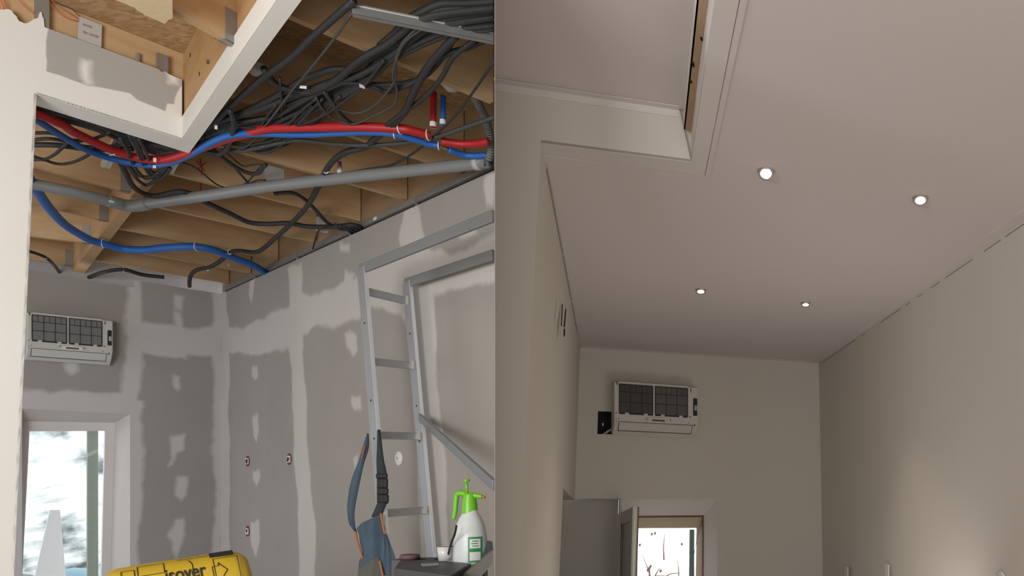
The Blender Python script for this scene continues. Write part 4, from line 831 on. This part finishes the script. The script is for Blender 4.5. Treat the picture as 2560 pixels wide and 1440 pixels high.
# cup with brush
bc2 = hp(1112, 1402, zl - EYE + .002); s2c = bc2.y / F
hb_ = (1400 - 1363) * s2c
mb = MB(); mb.lathe([(0, 0), (15 * s2c, 0), (18.5 * s2c, hb_), (17 * s2c, hb_), (13.5 * s2c, .004), (0, .004)], bc2 + Vector((0, 0, .001)), seg=28); k1 = mb.build('cup_body', mat('white_porcelain', (.66, .67, .68), .25)); mb = MB(); mb.lathe([(18.7 * s2c, hb_ - .004), (19 * s2c, hb_), (17 * s2c, hb_ + .001)], bc2 + Vector((0, 0, .001))); k2 = mb.build('rim', mat('brown_rim', (.2, .12, .08), .6))
group_thing('cup', [k1, k2], 'small white cup with a stained rim on the toolbox lid', 'cup')
mb = MB(); mb.tube([bc2 + Vector((.012, 0, .01)), dp(1128, 1358, bc2.y - .06), dp(1137, 1335, bc2.y - .10), dp(1141, 1314, bc2.y - .13)], .0055, 8, 4); tag(mb.build('brush_handle', M['conduit']), 'dark slim stick standing in the white cup', 'stick')
# reddish disc on grey case behind
q = hp(1000, 1388, zl - EYE + .03)
mb = MB(); w0 = Vector((q.x, q.y, bench_z)); mb.box(Vector((w0.x + .03, w0.y + .12, (bench_z + zl + .0) / 2)), (.11, .01, 0), (-.01, .07, 0), (0, 0, (zl - bench_z) / 2)); tag(mb.build('grey_case', varied('grey_case', (.10, .10, .105), (.08, .08, .085)), bevel=.01), 'low grey case behind the toolbox, under the dark red disc', 'case')
mb = MB(); mb.lathe([(0, 0), (.05, 0), (.05, .018), (.042, .024), (0, .024)], Vector((w0.x + .0, w0.y + .10, zl + .001)), seg=28); tag(mb.build('cutting_disc', mat('dark_red_disc', (.13, .07, .075), .6)), 'dark red round disc lying on the grey case by the ladder foot', 'disc')
# folded trowel / strap at the right bottom
mb = MB(); mb.prism([dp(1203, 1412, 3.7), dp(1222, 1352, 3.7), dp(1231, 1354, 3.7), dp(1233, 1375, 3.7), dp(1210, 1440, 3.7), dp(1185, 1460, 3.7)], (-.02, .03, 0)); n1 = mb.build('blade', M['cloth2'])
mb = MB(); mb.prism([dp(1157, 1440, 3.6), dp(1232, 1376, 3.6), dp(1232, 1408, 3.6), dp(1205, 1440, 3.6), dp(1205, 1480, 3.6), dp(1157, 1480, 3.6)], (-.02, .03, 0)); n2 = mb.build('sleeve', varied('khaki_sleeve', (.12, .115, .10), (.10, .095, .08), 9))
group_thing('folded_cloth', [n1, n2], 'folded grey and khaki cloth sticking up at the bottom by the bottle', 'cloth')

# ---- yellow insulation roll
YE = varied('yellow_wrapper', (.72, .50, .045), (.62, .42, .03), 5, .38, .25, 18)
INK = mat('dark_print', (.03, .03, .035), .6)
ra, rb_ = dp(282, 1514, 4.32), dp(626, 1453, 4.73)
axr = (rb_ - ra); Lr = axr.length; axr.normalize()
R0 = .205
mb = MB(); mb.lathe([(0, -.02), (.10, -.022), (.17, -.01), (.195, .012), (R0, .05), (R0 + .004, Lr * .3), (R0, Lr * .55), (R0 + .004, Lr * .75), (R0 - .003, Lr - .07), (R0 - .02, Lr - .03), (.15, Lr), (.08, Lr + .01), (0, Lr + .012)], ra, axr, 64)
roll = mb.build('roll_body', YE)
e1 = Vector((0, 0, 1)) - axr * axr.z; e1.normalize(); e2 = axr.cross(e1)
if e2.y > 0: e2 = -e2                   # e2 points at the viewer
def onroll(s_, ang, off=.0): return ra + axr * s_ + (e1 * math.cos(ang) + e2 * math.sin(ang)) * (R0 + .006 + off)
def patchroll(mbx, s0, s1, a0, a1, off=.0):
    n = 10; vs = []
    for i in range(n + 1):
        for s_ in (s0, s1): vs.append(onroll(s_, a0 + (a1 - a0) * i / n, off))
    mbx.add(vs, [(2 * i, 2 * i + 1, 2 * i + 3, 2 * i + 2) for i in range(n)])
def textroll(txt, s0, ang0, size, name, stretch=1.0):
    cu = bpy.data.curves.new(name, 'FONT'); cu.body = txt; cu.size = size; cu.offset = size * .018
    t = bpy.data.objects.new(name, cu); COL.objects.link(t); dg = bpy.context.evaluated_depsgraph_get(); me = bpy.data.meshes.new_from_object(t.evaluated_get(dg)); bpy.data.objects.remove(t)
    bm = bmesh.new(); bm.from_mesh(me); bmesh.ops.subdivide_edges(bm, edges=[e for e in bm.edges if e.calc_length() > .02], cuts=2)
    for v in bm.verts: v.co = onroll(s0 + v.co.x * stretch, ang0 - v.co.y / R0, .0015)
    bm.to_mesh(me); bm.free(); return link(name, me, INK)
P_ = [roll, textroll('isover', .245, 1.08, .125, 'brand_print', .60), textroll('ROULEAU ISOLANT', .31, .32, .018, 'small_print')]
mb = MB(); patchroll(mb, Lr - .18, Lr - .065, .02, .44); P_.append(mb.build('dark_label', INK))
mb = MB()
def frame(mbx, s0, s1, a0, a1, w=.004):
    patchroll(mbx, s0, s1, a0, a0 + w / R0, .001); patchroll(mbx, s0, s1, a1, a1 + w / R0, .001); patchroll(mbx, s0, s0 + w, a0, a1, .001); patchroll(mbx, s1 - w, s1, a0, a1, .001)
frame(mb, Lr - .17, Lr - .05, .52, 1.35); frame(mb, .06, .12, .45, .9); frame(mb, .13, .25, .32, .75)
patchroll(mb, .18, .27, .98, 1.2, .001)
for k in range(7): patchroll(mb, .185 + k * .014, .189 + k * .014, .90, 1.0, .001)
# arrow in the frame
for s0, s1, a0, a1 in ((Lr - .18, Lr - .15, .82, .84), (Lr - .18, Lr - .176, .84, 1.2), (Lr - .15, Lr - .146, .72, .84)): patchroll(mb, s0, s1, a0, a1, .001)
mb.tube([onroll(Lr - .148, .72, .001), onroll(Lr - .11, 1.0, .001), onroll(Lr - .148, 1.28, .001)], .0025, 6, 1)
mb.tube([onroll(.36, .40, .0), onroll(.375, .62, .0), onroll(.372, .9, .0)], .002, 6, 4)
P_.append(mb.build('print_lines', INK))
rg = group_thing('insulation_roll', P_, 'yellow wrapped insulation roll with dark print, lying at the bottom', 'insulation roll')
zr = ra.z - R0 - .006
mb = MB(); cc = (ra + rb_) / 2; mb.box((cc.x, cc.y, zr - .011), axr * .5, Vector((-axr.y, axr.x, 0)) * .25, (0, 0, .01)); pr = [mb.build('shelf_top', M['rim'])]
for i in (-1, 1):
    for j in (-1, 1): q = cc + axr * .44 * i + Vector((-axr.y, axr.x, 0)) * .2 * j; mb = MB(); mb.box((q.x, q.y, (zr - .021) / 2), (.025, 0, 0), (0, .025, 0), (0, 0, (zr - .021) / 2)); pr.append(mb.build('leg', M['rim']))
group_thing('trestle_table', pr, 'low trestle table under the yellow insulation roll', 'table')

# ================================================================== FINISHED ROOM (right half)
ra2 = hp(1450, 868, HR); rb2 = hp(2047, 907, HR); re2 = hp(2560, 548, HR); rg2 = hp(1364, 392, HR)
RB = Plane(ra2, rb2); RR = Plane(rb2, re2); RL = Plane(ra2, rg2)
uB = (rb2.xy - RB.a).dot(RB.d); zc = EYE + HR
# leaning corners: along-wall shift that grows downward
sa = (RB.sz(1430, 1440)[0] - 0) / (zc - RB.sz(1430, 1440)[1]); sb = (RB.sz(2057, 1440)[0] - uB) / (zc - RB.sz(2057, 1440)[1])
def warpB(u, z):
    t = u / uB; return u + ((1 - t) * sa + t * sb) * (zc - z) if -1e-6 <= u <= uB + 1e-6 else u, z
# holes: window reveal, dark hole
def hole_uz(x0, y0, x1, y1):
    u0, z1 = RB.sz(x0, y0); u1, _ = RB.sz(x1, y1); z0 = RB.sz(x0, y1)[1]; 
    def inv(u, z):
        lo, hi = 0, uB
        for _ in range(40):
            m_ = (lo + hi) / 2
            if warpB(m_, z)[0] < u: lo = m_
            else: hi = m_
        return lo
    return inv(u0, z1), inv(u1, z1), z0, z1
hw = hole_uz(1550, 1249, 1794, 1900); hw = (hw[0], hw[1], .35, hw[3]); hc = hole_uz(1495, 1028, 1545, 1085)
zrec = RB.sz(1490, 1249)[1]
wall('wall_back.001', RB, 0, uB, 0, zc, M['white_wall'], holes=[hw, hc, (0, hw[0], 0, zrec)], warp=warpB)
# right wall as a quad along the leaning corner
cornB = Vector((*RB.p(uB + sb * zc, 0).xy, 0)); far_r = RR.p((re2.xy - RR.a).dot(RR.d) + 3.2, 0)
mb = MB(); mb.add([Vector((rb2.x, rb2.y, zc)), Vector((far_r.x, far_r.y, zc)), far_r, cornB], [(0, 1, 2, 3)]); struct(mb.build('wall_right.001', M['white_wall']))
# left wall with doorway next to the corner
cornA = RB.p(sa * zc, 0)
def onRL(x, y): return RL.at(x, y)
pil_t = hp(1359, 385, HR); pil_b = dp(1302, 1440, pil_t.y)
tt = lambda z: pil_t + (pil_b - pil_t) * ((pil_t.z - z) / (pil_t.z - pil_b.z))
cA = lambda z: ra2 + (cornA - ra2) * ((zc - z) / zc)
d0 = onRL(1408, 1227); d1b = Vector((*RL.at(1391, 1500).xy, 0)); zd = d0.z; zd2 = RB.sz(1427, 1250)[1]
mb = MB(); z0 = pil_b.z
def PF(a, z): return tt(z).lerp(cA(z), a)
ad = 0.5; lo, hi = 0.0, 1.0
for _ in range(40):
    ad = (lo + hi) / 2; q = PF(ad, d0.z)
    if PX + F * q.x / q.y < 1408: lo = ad
    else: hi = ad
d0 = PF(ad, d0.z); d1b = PF(ad, 0)
V_ = []; F_ = []
def sgrid(a0, a1, zlo, na=16, nz=24):
    k = len(V_)
    for i in range(na + 1):
        a = a0 + (a1 - a0) * i / na
        for j in range(nz + 1): z = zlo(a) + (zc - zlo(a)) * j / nz; V_.append(tuple(PF(a, z)))
    for i in range(na):
        for j in range(nz): q = k + i * (nz + 1) + j; F_.append((q, q + nz + 1, q + nz + 2, q + 1))
sgrid(0, ad, lambda a: 0.0); sgrid(ad, 1, lambda a: d0.z + (zd2 - d0.z) * (a - ad) / (1 - ad))
mb.add(V_, F_, True)
struct(mb.build('wall_left', M['white_wall']))
# recess in the doorway: jamb return and far side board set back from the wall
nL = Vector((*RL.n, 0)); 
mb = MB(); 
mb.add([d0, d1b, d1b - nL * .18, d0 - nL * .18], [(0, 1, 2, 3)]); mb.add([d0, cA(zd2), cA(zd2) - nL * .18, d0 - nL * .18], [(0, 1, 2, 3)])
struct(mb.build('trim_6', M['white_wall']))
bb = Vector((*RB.n, 0)) * -.07; mb = MB()
mb.prism([cA(zrec) - Vector((*RB.d, 0)) * .7 + bb + Vector((0, 0, .05)), RB.p(warpB(hw[0], zrec)[0] + .0, zrec + .05) + bb, RB.p(warpB(hw[0], 0)[0] + .0, 0) + bb, cA(0) - Vector((*RB.d, 0)) * .7 + bb], Vector((*(-RB.n * .03), 0)))
struct(mb.build('door_1', varied('grey_door_paint', (.47, .45, .42), (.45, .43, .40), 2, .7, .02)))
mb = MB(); mb.prism([RB.p(*warpB(hw[0], zrec)), RB.p(*warpB(hw[0], 0)), RB.p(*warpB(hw[0], 0)) + bb, RB.p(*warpB(hw[0], zrec)) + bb], Vector((*(RB.d * .01), 0))); mb.prism([cA(zrec), RB.p(*warpB(hw[0], zrec)), RB.p(*warpB(hw[0], zrec)) + bb, cA(zrec) + bb], (0, 0, .01)); struct(mb.build('trim_15', M['white_wall']))
mb = MB(); mb.add([d0 + nL * .001, d1b + nL * .001, d1b + nL * .001 + Vector((*(RL.d * -.012), 0)), d0 + nL * .001 + Vector((*(RL.d * -.012), 0))], [(0, 1, 2, 3)]); struct(mb.build('trim_7', mat('dark_joint', (.06, .05, .045), .9)))
# pillar front face and upstand
FA, FB = hp(1352, 357, HR), hp(1728, 405, HR); RF = Plane(FA, FB)
uD = RF.sz(1237.3, 300)[0]; HT = 1.44
cor = RF.sz(1697, 277)
mb = MB()
ufl = [RF.p(uD, 0), RF.p(RF.sz(1297, 1440)[0] - .02, 0), RF.at(1297, 1440), FA, FB, RF.p(cor[0], EYE + HT + .03), RF.p(uD, EYE + HT + .03)]
ufl[1] = FA + (RF.at(1297, 1440) - FA) * ((FA.z) / (FA.z - RF.at(1297, 1440).z))
mb.prism([ufl[0], ufl[1], FA, ufl[6]], Vector((*(-RF.n * .015), 0))); mb.prism([FA, FB, ufl[5], ufl[6]], Vector((*(-RF.n * .015), 0)))
bf = RF.off(-.035); mb.prism([bf.p(cor[0] - .1, zc + .005), bf.p((FB.xy - bf.a).dot(bf.d) + .045, zc + .005), bf.p((FB.xy - bf.a).dot(bf.d) + .045, EYE + HT + .1), bf.p(cor[0] - .1, EYE + HT + .1)], Vector((*(-RF.n * .01), 0)))
struct(mb.build('wall_near.001', M['white_wall']))
mb = MB()   # jamb between the pillar face and the left wall
mb.add([FA, ufl[1], Vector((tt(0).x, tt(0).y, 0)), tt(zc)], [(0, 1, 2, 3)]); struct(mb.build('trim_8', M['white_wall']))
# undersides
U1, U2 = hp(1360, 384, HR), hp(1761, 439, HR); IB, OB = hp(1788, 0, HR), hp(1846, 0, HR)
e3 = (IB - FB).normalized() * 1.6
mb = MB(); lo_ = Vector((0, 0, -.003)); mb.prism([FA + dn, FB + dn, U2 + dn, U1 + dn], (0, 0, .012)); struct(mb.build('trim_9', M['white_trim']))
mb = MB(); mb.prism([FB + dn, IB + e3 + dn, OB + e3 + dn, U2 + dn], (0, 0, .012)); mb.prism([FB, IB + e3, IB + e3 + Vector((0, 0, .112)), FB + Vector((0, 0, .112))], (U2 - FB).normalized() * .01); struct(mb.build('trim_10', M['white_trim']))
# ceiling with a narrow open joint along the trims
g1 = (U2 - U1).normalized(); gx = Vector((-(OB - U2).normalized().y, (OB - U2).normalized().x, 0)) 
gx = gx if gx.x > 0 else -gx
gap = .0035
q0 = ra2 + Vector((-.06, .05, 0)); q1 = rb2 + Vector((.05, .06, 0)); q2 = Vector((far_r.x + .05, far_r.y, zc)); q3 = OB + e3 * 1.6 + gx * gap; q4 = U2 + gx * gap + Vector((0, gap, 0)); q5 = U1 + Vector((-.06, gap, 0))
mb = MB(); q6 = hp(1450, 868, HR)
mb.prism([q0, q1, q2, Vector((q2.x, q3.y, zc)), q3, q4, q5], (0, 0, .02)); struct(mb.build('ceiling.001', M['white_ceiling']))
mb = MB(); mb.prism([U1 + Vector((-.3, -.3, .025)), q4 + Vector((.3, .3, .025)), q3 + Vector((.3, 0, .025)), q3 + Vector((-.01, 0, .025)), U2 + Vector((-.01, -.05, .025)), U1 + Vector((-.05, -.05, .025))], (0, 0, .004)) if False else None
# thin plaster strips at the joints (corner tape), slightly proud of the ceiling
mb = MB()
def strip(p, q, side, w0, w1, th=.0015):
    s_ = Vector(side).normalized(); mb.prism([p + s_ * w0, q + s_ * w0, q + s_ * w1, p + s_ * w1], (0, 0, -th))
strip(U2, OB + e3, gx, gap, .022, .003)
strip(U1 + (ra2 - U1) * .02, ra2, Vector((1, .2, 0)), .006, .03, .003)
strip(ra2, rb2, Vector((*RB.n, 0)), .0, .05, .004)
rrn = Vector((*RR.n, 0)); strip(rb2, Vector((far_r.x, far_r.y, zc)), rrn, .0, .07, .005)
struct(mb.build('trim_11', M['white_ceiling']))
mb = MB(); # shadow joints: dashed dark cracks along the wall tops
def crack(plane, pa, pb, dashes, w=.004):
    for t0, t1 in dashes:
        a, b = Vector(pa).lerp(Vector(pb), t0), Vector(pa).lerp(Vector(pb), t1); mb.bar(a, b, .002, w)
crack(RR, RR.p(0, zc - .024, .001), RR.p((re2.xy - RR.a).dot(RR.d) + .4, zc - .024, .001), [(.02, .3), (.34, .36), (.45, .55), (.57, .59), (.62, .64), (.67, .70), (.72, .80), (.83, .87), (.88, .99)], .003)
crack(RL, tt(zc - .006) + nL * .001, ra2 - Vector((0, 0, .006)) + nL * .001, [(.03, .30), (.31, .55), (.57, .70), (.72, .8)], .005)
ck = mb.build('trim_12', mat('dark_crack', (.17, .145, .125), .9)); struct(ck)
# upper ceiling over the stair
mb = MB(); wl = (1709, 326); HW = 1.372
w_a, w_b = hp(1709, 326, HW), hp(1742, 0, HW); w_c, w_d = hp(1729, 334, HW), hp(1775, 0, HW); e4 = (w_b - w_a).normalized() * 1.5; up2 = Vector((0, 0, HT + .02 - HW))
zu = EYE + HT + .02
pD0 = Vector((*RF.p(uD, 0).xy, zu)); 
mb.prism([pD0, Vector((*ufl[5].xy, zu)), Vector((*(w_a + up2).xy, zu)), Vector((*(w_b + e4).xy, zu)), Vector((-.12, -1, zu)), div_pt(.3, zu)], (0, 0, .01)); struct(mb.build('ceiling.002', M['white_ceiling']))
mb = MB()
cs = RF.p(uD, zu - .001, .0); ce = Vector((*ufl[5].xy, zu - .001)); nF = Vector((*RF.n, 0))
mb.prism([cs, ce, ce + Vector((0, 0, -.03)), cs + Vector((0, 0, -.03))], nF * .004); mb.prism([cs, ce, ce + nF * .035, cs + nF * .035], (0, 0, -.003))
mb.prism([w_a + up2, w_b + e4 + up2, w_b + e4, w_a], Vector((.006, 0, 0)))
sx = Vector((-1, -.2, 0)).normalized(); mb.prism([w_a + up2, w_b + e4 + up2, w_b + e4 + up2 + sx * .018, w_a + up2 + sx * .018], (0, 0, -.003))
struct(mb.build('trim_13', M['white_trim']))
mb = MB(); hb2 = .15; mb.prism([w_a + Vector((.002, -.01, 0)), w_b + e4, w_d + e4, w_c + Vector((0, -.01, 0))], (0, 0, hb2))
wb_ = mb.build('beam_body', wood('old_beam_wood', (w_b - w_a).xy.normalized(), (.46, .32, .20), (.34, .21, .12), (.54, .39, .25)))
mb = MB()
for x, y in ((1754, 97), (1732, 158), (1733, 163), (1727, 204)): mb.box(hp(x, y, HW - .001), (.0035, 0, 0), (0, .008, 0), (0, 0, .002))
kn = mb.build('knot', M['dark']); group_thing('timber_beam', [wb_, kn], 'narrow exposed timber beam in the finished ceiling opening', 'beam')
# spotlights
M['lamp'] = bpy.data.materials.new('lit_lamp'); M['lamp'].use_nodes = True; b = M['lamp'].node_tree.nodes['Principled BSDF']; b.inputs['Emission Color'].default_value = (1, .86, .72, 1); b.inputs['Emission Strength'].default_value = 4
M['ring'] = mat('satin_nickel', (.50, .44, .39), .35, .7)
for x, y, r, tl_, lb in ((1915, 427, .036, .55, 'lit ceiling spotlight nearest the stair opening corner'), (2301, 494, .036, .42, 'lit ceiling spotlight farthest to the right'), (1752, 724, .036, .30, 'lit ceiling spotlight closest to the left wall'), (2014, 757, .036, .22, 'lit ceiling spotlight nearest the far right corner')):
    c = hp(x, y, HR); to = (cam.location - c); to.z = 0; to.normalize(); ax = Vector((0, 0, -1)) * math.cos(tl_) + to * math.sin(tl_)
    mb = MB(); mb.lathe([(r * .74, .0), (r * .78, .004), (r * .95, .004), (r, 0)], c - Vector((0, 0, .0005)), (0, 0, -1), 32); p1 = mb.build('outer_ring', M['ring'])
    mb = MB(); o_ = c + Vector((0, 0, -.006)); mb.lathe([(r * .60, .0), (r * .64, .010), (r * .84, .012), (r * .90, .004), (r * .90, -.012)], o_, ax, 32); p2 = mb.build('gimbal', M['ring'])
    mb = MB(); mb.lathe([(r * .64, .009), (r * .35, .011), (0, .012)], o_, ax, 28); p3 = mb.build('lamp', M['lamp'])
    group_thing('ceiling_spotlight', [p1, p2, p3], lb, 'spotlight', 'lit ceiling spotlights')
    L_ = bpy.data.lights.new('spot_light', 'SPOT'); L_.energy = 24; L_.color = (1, .82, .62); L_.spot_size = 1.4; L_.spot_blend = .8; L_.shadow_soft_size = .03
    lo2 = bpy.data.objects.new('spot_light', L_); COL.objects.link(lo2); lo2.location = o_ + ax * .03; lo2.rotation_euler = ax.to_track_quat('-Z', 'Y').to_euler()
# air conditioner of the finished room
ac(RB, (1536, 951), (1746, 966), (1532, 1084), .20, M['ac2'], M['filter_dark'], varied('brown_filter', (.15, .135, .13), (.10, .09, .088), 12, .7, .2, 200), 'cover-less air conditioner on the smooth finished wall beside a dark hole')
# dark hole with pipe
Hh = [RB.at(x, y) for x, y in ((1493, 1027), (1547, 1027), (1547, 1086), (1493, 1086))]; nB = Vector((*RB.n, 0))
mb = MB(); bk3 = [p - nB * .12 for p in Hh]
mb.add(Hh + bk3, [(4, 5, 6, 7), (0, 1, 5, 4), (1, 2, 6, 5), (2, 3, 7, 6), (3, 0, 4, 7)]); hl = mb.build('cavity_lining', mat('cavity_black', (.02, .02, .02), .9))
mb = MB(); mb.tube([RB.off(-.03).at(1508, 1086), RB.off(-.02).at(1522, 1077), RB.off(-.01).at(1534, 1070)], .011, 10, 3); h2_ = mb.build('pipe', M['boxwhite'])
mb = MB(); mb.box(RB.off(-.04).at(1507, 1061), Vector((*RB.d, 0)) * .006, nB * .006, (0, 0, .014)); h3_ = mb.build('screw', M['clip'])
group_thing('wall_cavity', [hl, h2_, h3_], 'dark square hole with a pale pipe left of the finished room air conditioner', 'wall hole')
# vent slits on the left wall
mb = MB(); o5 = RL.off(.012)
mb.prism([o5.at(1414.6, 772), o5.at(1415.6, 772), o5.at(1412.5, 818), o5.at(1410.5, 818)], -nL * .004); mb.prism([o5.at(1411, 822), o5.at(1412.5, 822), o5.at(1413, 836), o5.at(1411.4, 842), o5.at(1410.5, 836)], -nL * .004); mb.prism([o5.at(1406.8, 760), o5.at(1407.4, 760), o5.at(1404.6, 815), o5.at(1404, 815)], -nL * .004)
tag(mb.build('vent_slit', M['dark']), 'pair of thin dark upright slits high on the left wall', 'vent')
# ---- window of the finished room
FW = RB.off(-.20)
def wpt(x, y): return FW.at(x, y)
mb = MB(); T0, T1_ = warpB(hw[0], hw[3]), warpB(hw[1], hw[3]); tA, tB = RB.p(*T0), RB.p(*T1_); bA, bB = RB.p(warpB(hw[0], .35)[0], .35), RB.p(warpB(hw[1], .35)[0], .35)
fA, fB, fC, fD = wpt(1562, 1291), wpt(1759, 1289), wpt(1757, 1590), wpt(1560, 1590)
mb.add([tA, tB, fB, fA], [(0, 1, 2, 3)]); mb.add([tB, bB, fC, fB], [(0, 1, 2, 3)]); mb.add([tA, bA, fD, fA], [(0, 1, 2, 3)]); mb.add([bA, bB, fC, fD], [(0, 1, 2, 3)])
struct(mb.build('trim_14', M['white_trim']))
BR = mat('brown_seal', (.17, .075, .05), .6)
fr = frame_on(FW.off(.004), [(1562, 1288), (1760, 1287), (1758, 1590), (1560, 1590)], [(1566, 1294.5), (1756, 1293), (1755, 1580), (1564, 1580)], .03, 'window_2', BR); struct(fr)
ST = varied('stone_reveal', (.58, .49, .36), (.48, .40, .29), 9, .9, .3, 30)
s_f = FW.off(-.16)
mb = MB(); i1, i2, i3, i4 = FW.off(-.03).at(1566, 1294), FW.off(-.03).at(1756, 1293), FW.off(-.03).at(1755, 1580), FW.off(-.03).at(1564, 1580); k1_, k2_, k3_, k4_ = s_f.at(1566, 1321), s_f.at(1741, 1320), s_f.at(1738, 1560), s_f.at(1564, 1560)
mb.add([i1, i2, k2_, k1_], [(0, 1, 2, 3)]); mb.add([i2, i3, k3_, k2_], [(0, 1, 2, 3)]); mb.add([i4, i1, k1_, k4_], [(0, 1, 2, 3)]); mb.add([i3, i4, k4_, k3_], [(0, 1, 2, 3)])
sr = mb.build('stone_reveal', ST); sr.parent = fr
# open sash
hing = [wpt(1546, 1287), wpt(1542, 1470)]
so = [dp(1541, 1287, 7.55), dp(1582, 1267, 6.9), dp(1573, 1590, 6.9), dp(1535, 1570, 7.55)]
si = [dp(1546, 1312, 7.50), dp(1576, 1302, 6.98), dp(1568, 1570, 6.98), dp(1541, 1555, 7.50)]
nS = (so[1] - so[0]).cross(so[3] - so[0]).normalized(); nS = nS if nS.x > 0 else -nS
mb = MB()
for k in range(4): mb.prism([so[k], so[(k + 1) % 4], si[(k + 1) % 4], si[k]], nS * .045)
sf = mb.build('sash_frame', M['white_trim'])
mb = MB(); mb.prism([p + nS * .02 for p in si], nS * .006); sg = mb.build('sash_pane', mat('frosted_pane', (.58, .60, .58), .25))
mb = MB(); e5 = (so[2] - so[1]); fw_ = (so[1] - so[0]).normalized()
mb.prism([so[1] + nS * .047 + fw_ * -.03, so[1] + nS * .047 + fw_ * .001, so[2] + nS * .047, so[2] + nS * .047 - fw_ * .03], nS * .01); sl2 = mb.build('seal', BR)
mb = MB(); mb.prism([so[1] + fw_ * .001 + nS * .012 + e5 * .02, so[1] + fw_ * .001 + nS * .03 + e5 * .02, so[2] + fw_ * .001 + nS * .03, so[2] + fw_ * .001 + nS * .012], fw_ * .004); sl3 = mb.build('latch_rail', mat('greenish_metal', (.45, .50, .36), .4, .4))
group_thing('window_sash', [sf, sg, sl2, sl3], 'open white window sash with brown seal, swung into the finished room', 'window sash')
# green shutter, wire, branches
gS = FW.off(-.45)
mb = MB(); q = [gS.at(1725, 1324), gS.at(1736, 1324), gS.at(1735, 1590), gS.at(1723, 1590)]; mb.prism(q, Vector((*(-RB.n * .03), 0))); tag(mb.build('green_shutter', mat('dark_green_paint', (.035, .085, .07), .5)), 'dark green shutter edge outside the finished room window', 'shutter')
mb = MB(); mb.tube([FW.off(.0).at(1756, 1295), FW.off(-.1).at(1739, 1364), FW.off(-.2).at(1727, 1440), FW.off(-.25).at(1722, 1500)], .0028, 6, 3); tag(mb.build('stay_wire', mat('grey_wire', (.14, .12, .10), .5)), 'thin wire slanting from the window top right corner', 'wire')
mb = MB(); BRN = mat('twig_bark', (.22, .12, .09), .8)
for pts in ([(1632, 1460), (1623, 1432), (1616, 1412), (1605, 1386)], [(1623, 1446), (1624, 1425), (1621, 1415)], [(1660, 1400), (1659, 1365), (1662, 1335)], [(1694, 1480), (1697, 1440), (1694, 1400)], [(1625, 1470), (1640, 1435), (1650, 1420)], [(1600, 1480), (1640, 1440), (1700, 1450)], [(1660, 1480), (1666, 1440), (1700, 1432)]):
    mb.tube([dp(x, y, 12.5) for x, y in pts], lambda t: .011 * (1 - t) + .004, 6, 3)
mb.tube([dp(1645, 1900, 12.6), dp(1640, 1600, 12.5), dp(1630, 1460, 12.5)], .03, 8, 3)
tr = mb.build('branches', BRN); lf = MB()
for x, y in ((1622, 1425), (1625, 1420), (1618, 1430), (1636, 1338), (1628, 1340), (1703, 1365), (1650, 1432), (1598, 1367)): p = dp(x, y, 12.5); lf.prism([p, p + Vector((.03, 0, .02)), p + Vector((.02, 0, .06)), p + Vector((-.01, 0, .04))], (0, .005, 0))
group_thing('bare_shrub', [tr, lf.build('leaf', BRN)], 'bare reddish twigs outside the finished room window', 'shrub')
bpy.data.objects['leaf']['kind'] = 'stuff'
# sockets at the bottom of the right wall
for x, w, lb in ((2118, 5, 'small socket plate low on the right wall, left one'), (2219, 9, 'small socket plate low on the right wall, middle one')):
    u, z = RR.sz(x, 1446); mb = MB(); mb.box(RR.p(u, z, .004), Vector((*RR.d, 0)) * .045, Vector((*RR.n, 0)) * .004, (0, 0, .11)); p1 = mb.build('plate', M['white_trim'], bevel=.003)
    mb = MB(); mb.lathe([(0, .001), (.024, .001), (.024, 0)], RR.p(u, z - .01, .008), (*RR.n, 0), 20)
    p2 = mb.build('socket_hole', mat('socket_shade', (.16, .13, .10), .8)); group_thing('wall_socket', [p1, p2], lb, 'socket', 'socket plates on the finished right wall')
u, z = RR.sz(2505, 1447); mb = MB(); mb.lathe([(.040, 0), (.042, .010), (.034, .012), (0, .012)], RR.p(u, z, .001), (*RR.n, 0), 28); tag(mb.build('cable_outlet', M['white_trim']), 'round white cap at the lower right edge of the picture', 'cap')
# upper roof over the finished room keeps daylight out
mb = MB(); mb.add([(-12, -4, 4.45), (6, -4, 4.45), (6, 9.6, 4.45), (-12, 9.6, 4.45)], [(0, 1, 2, 3)]); struct(mb.build('ceiling.003', shell))
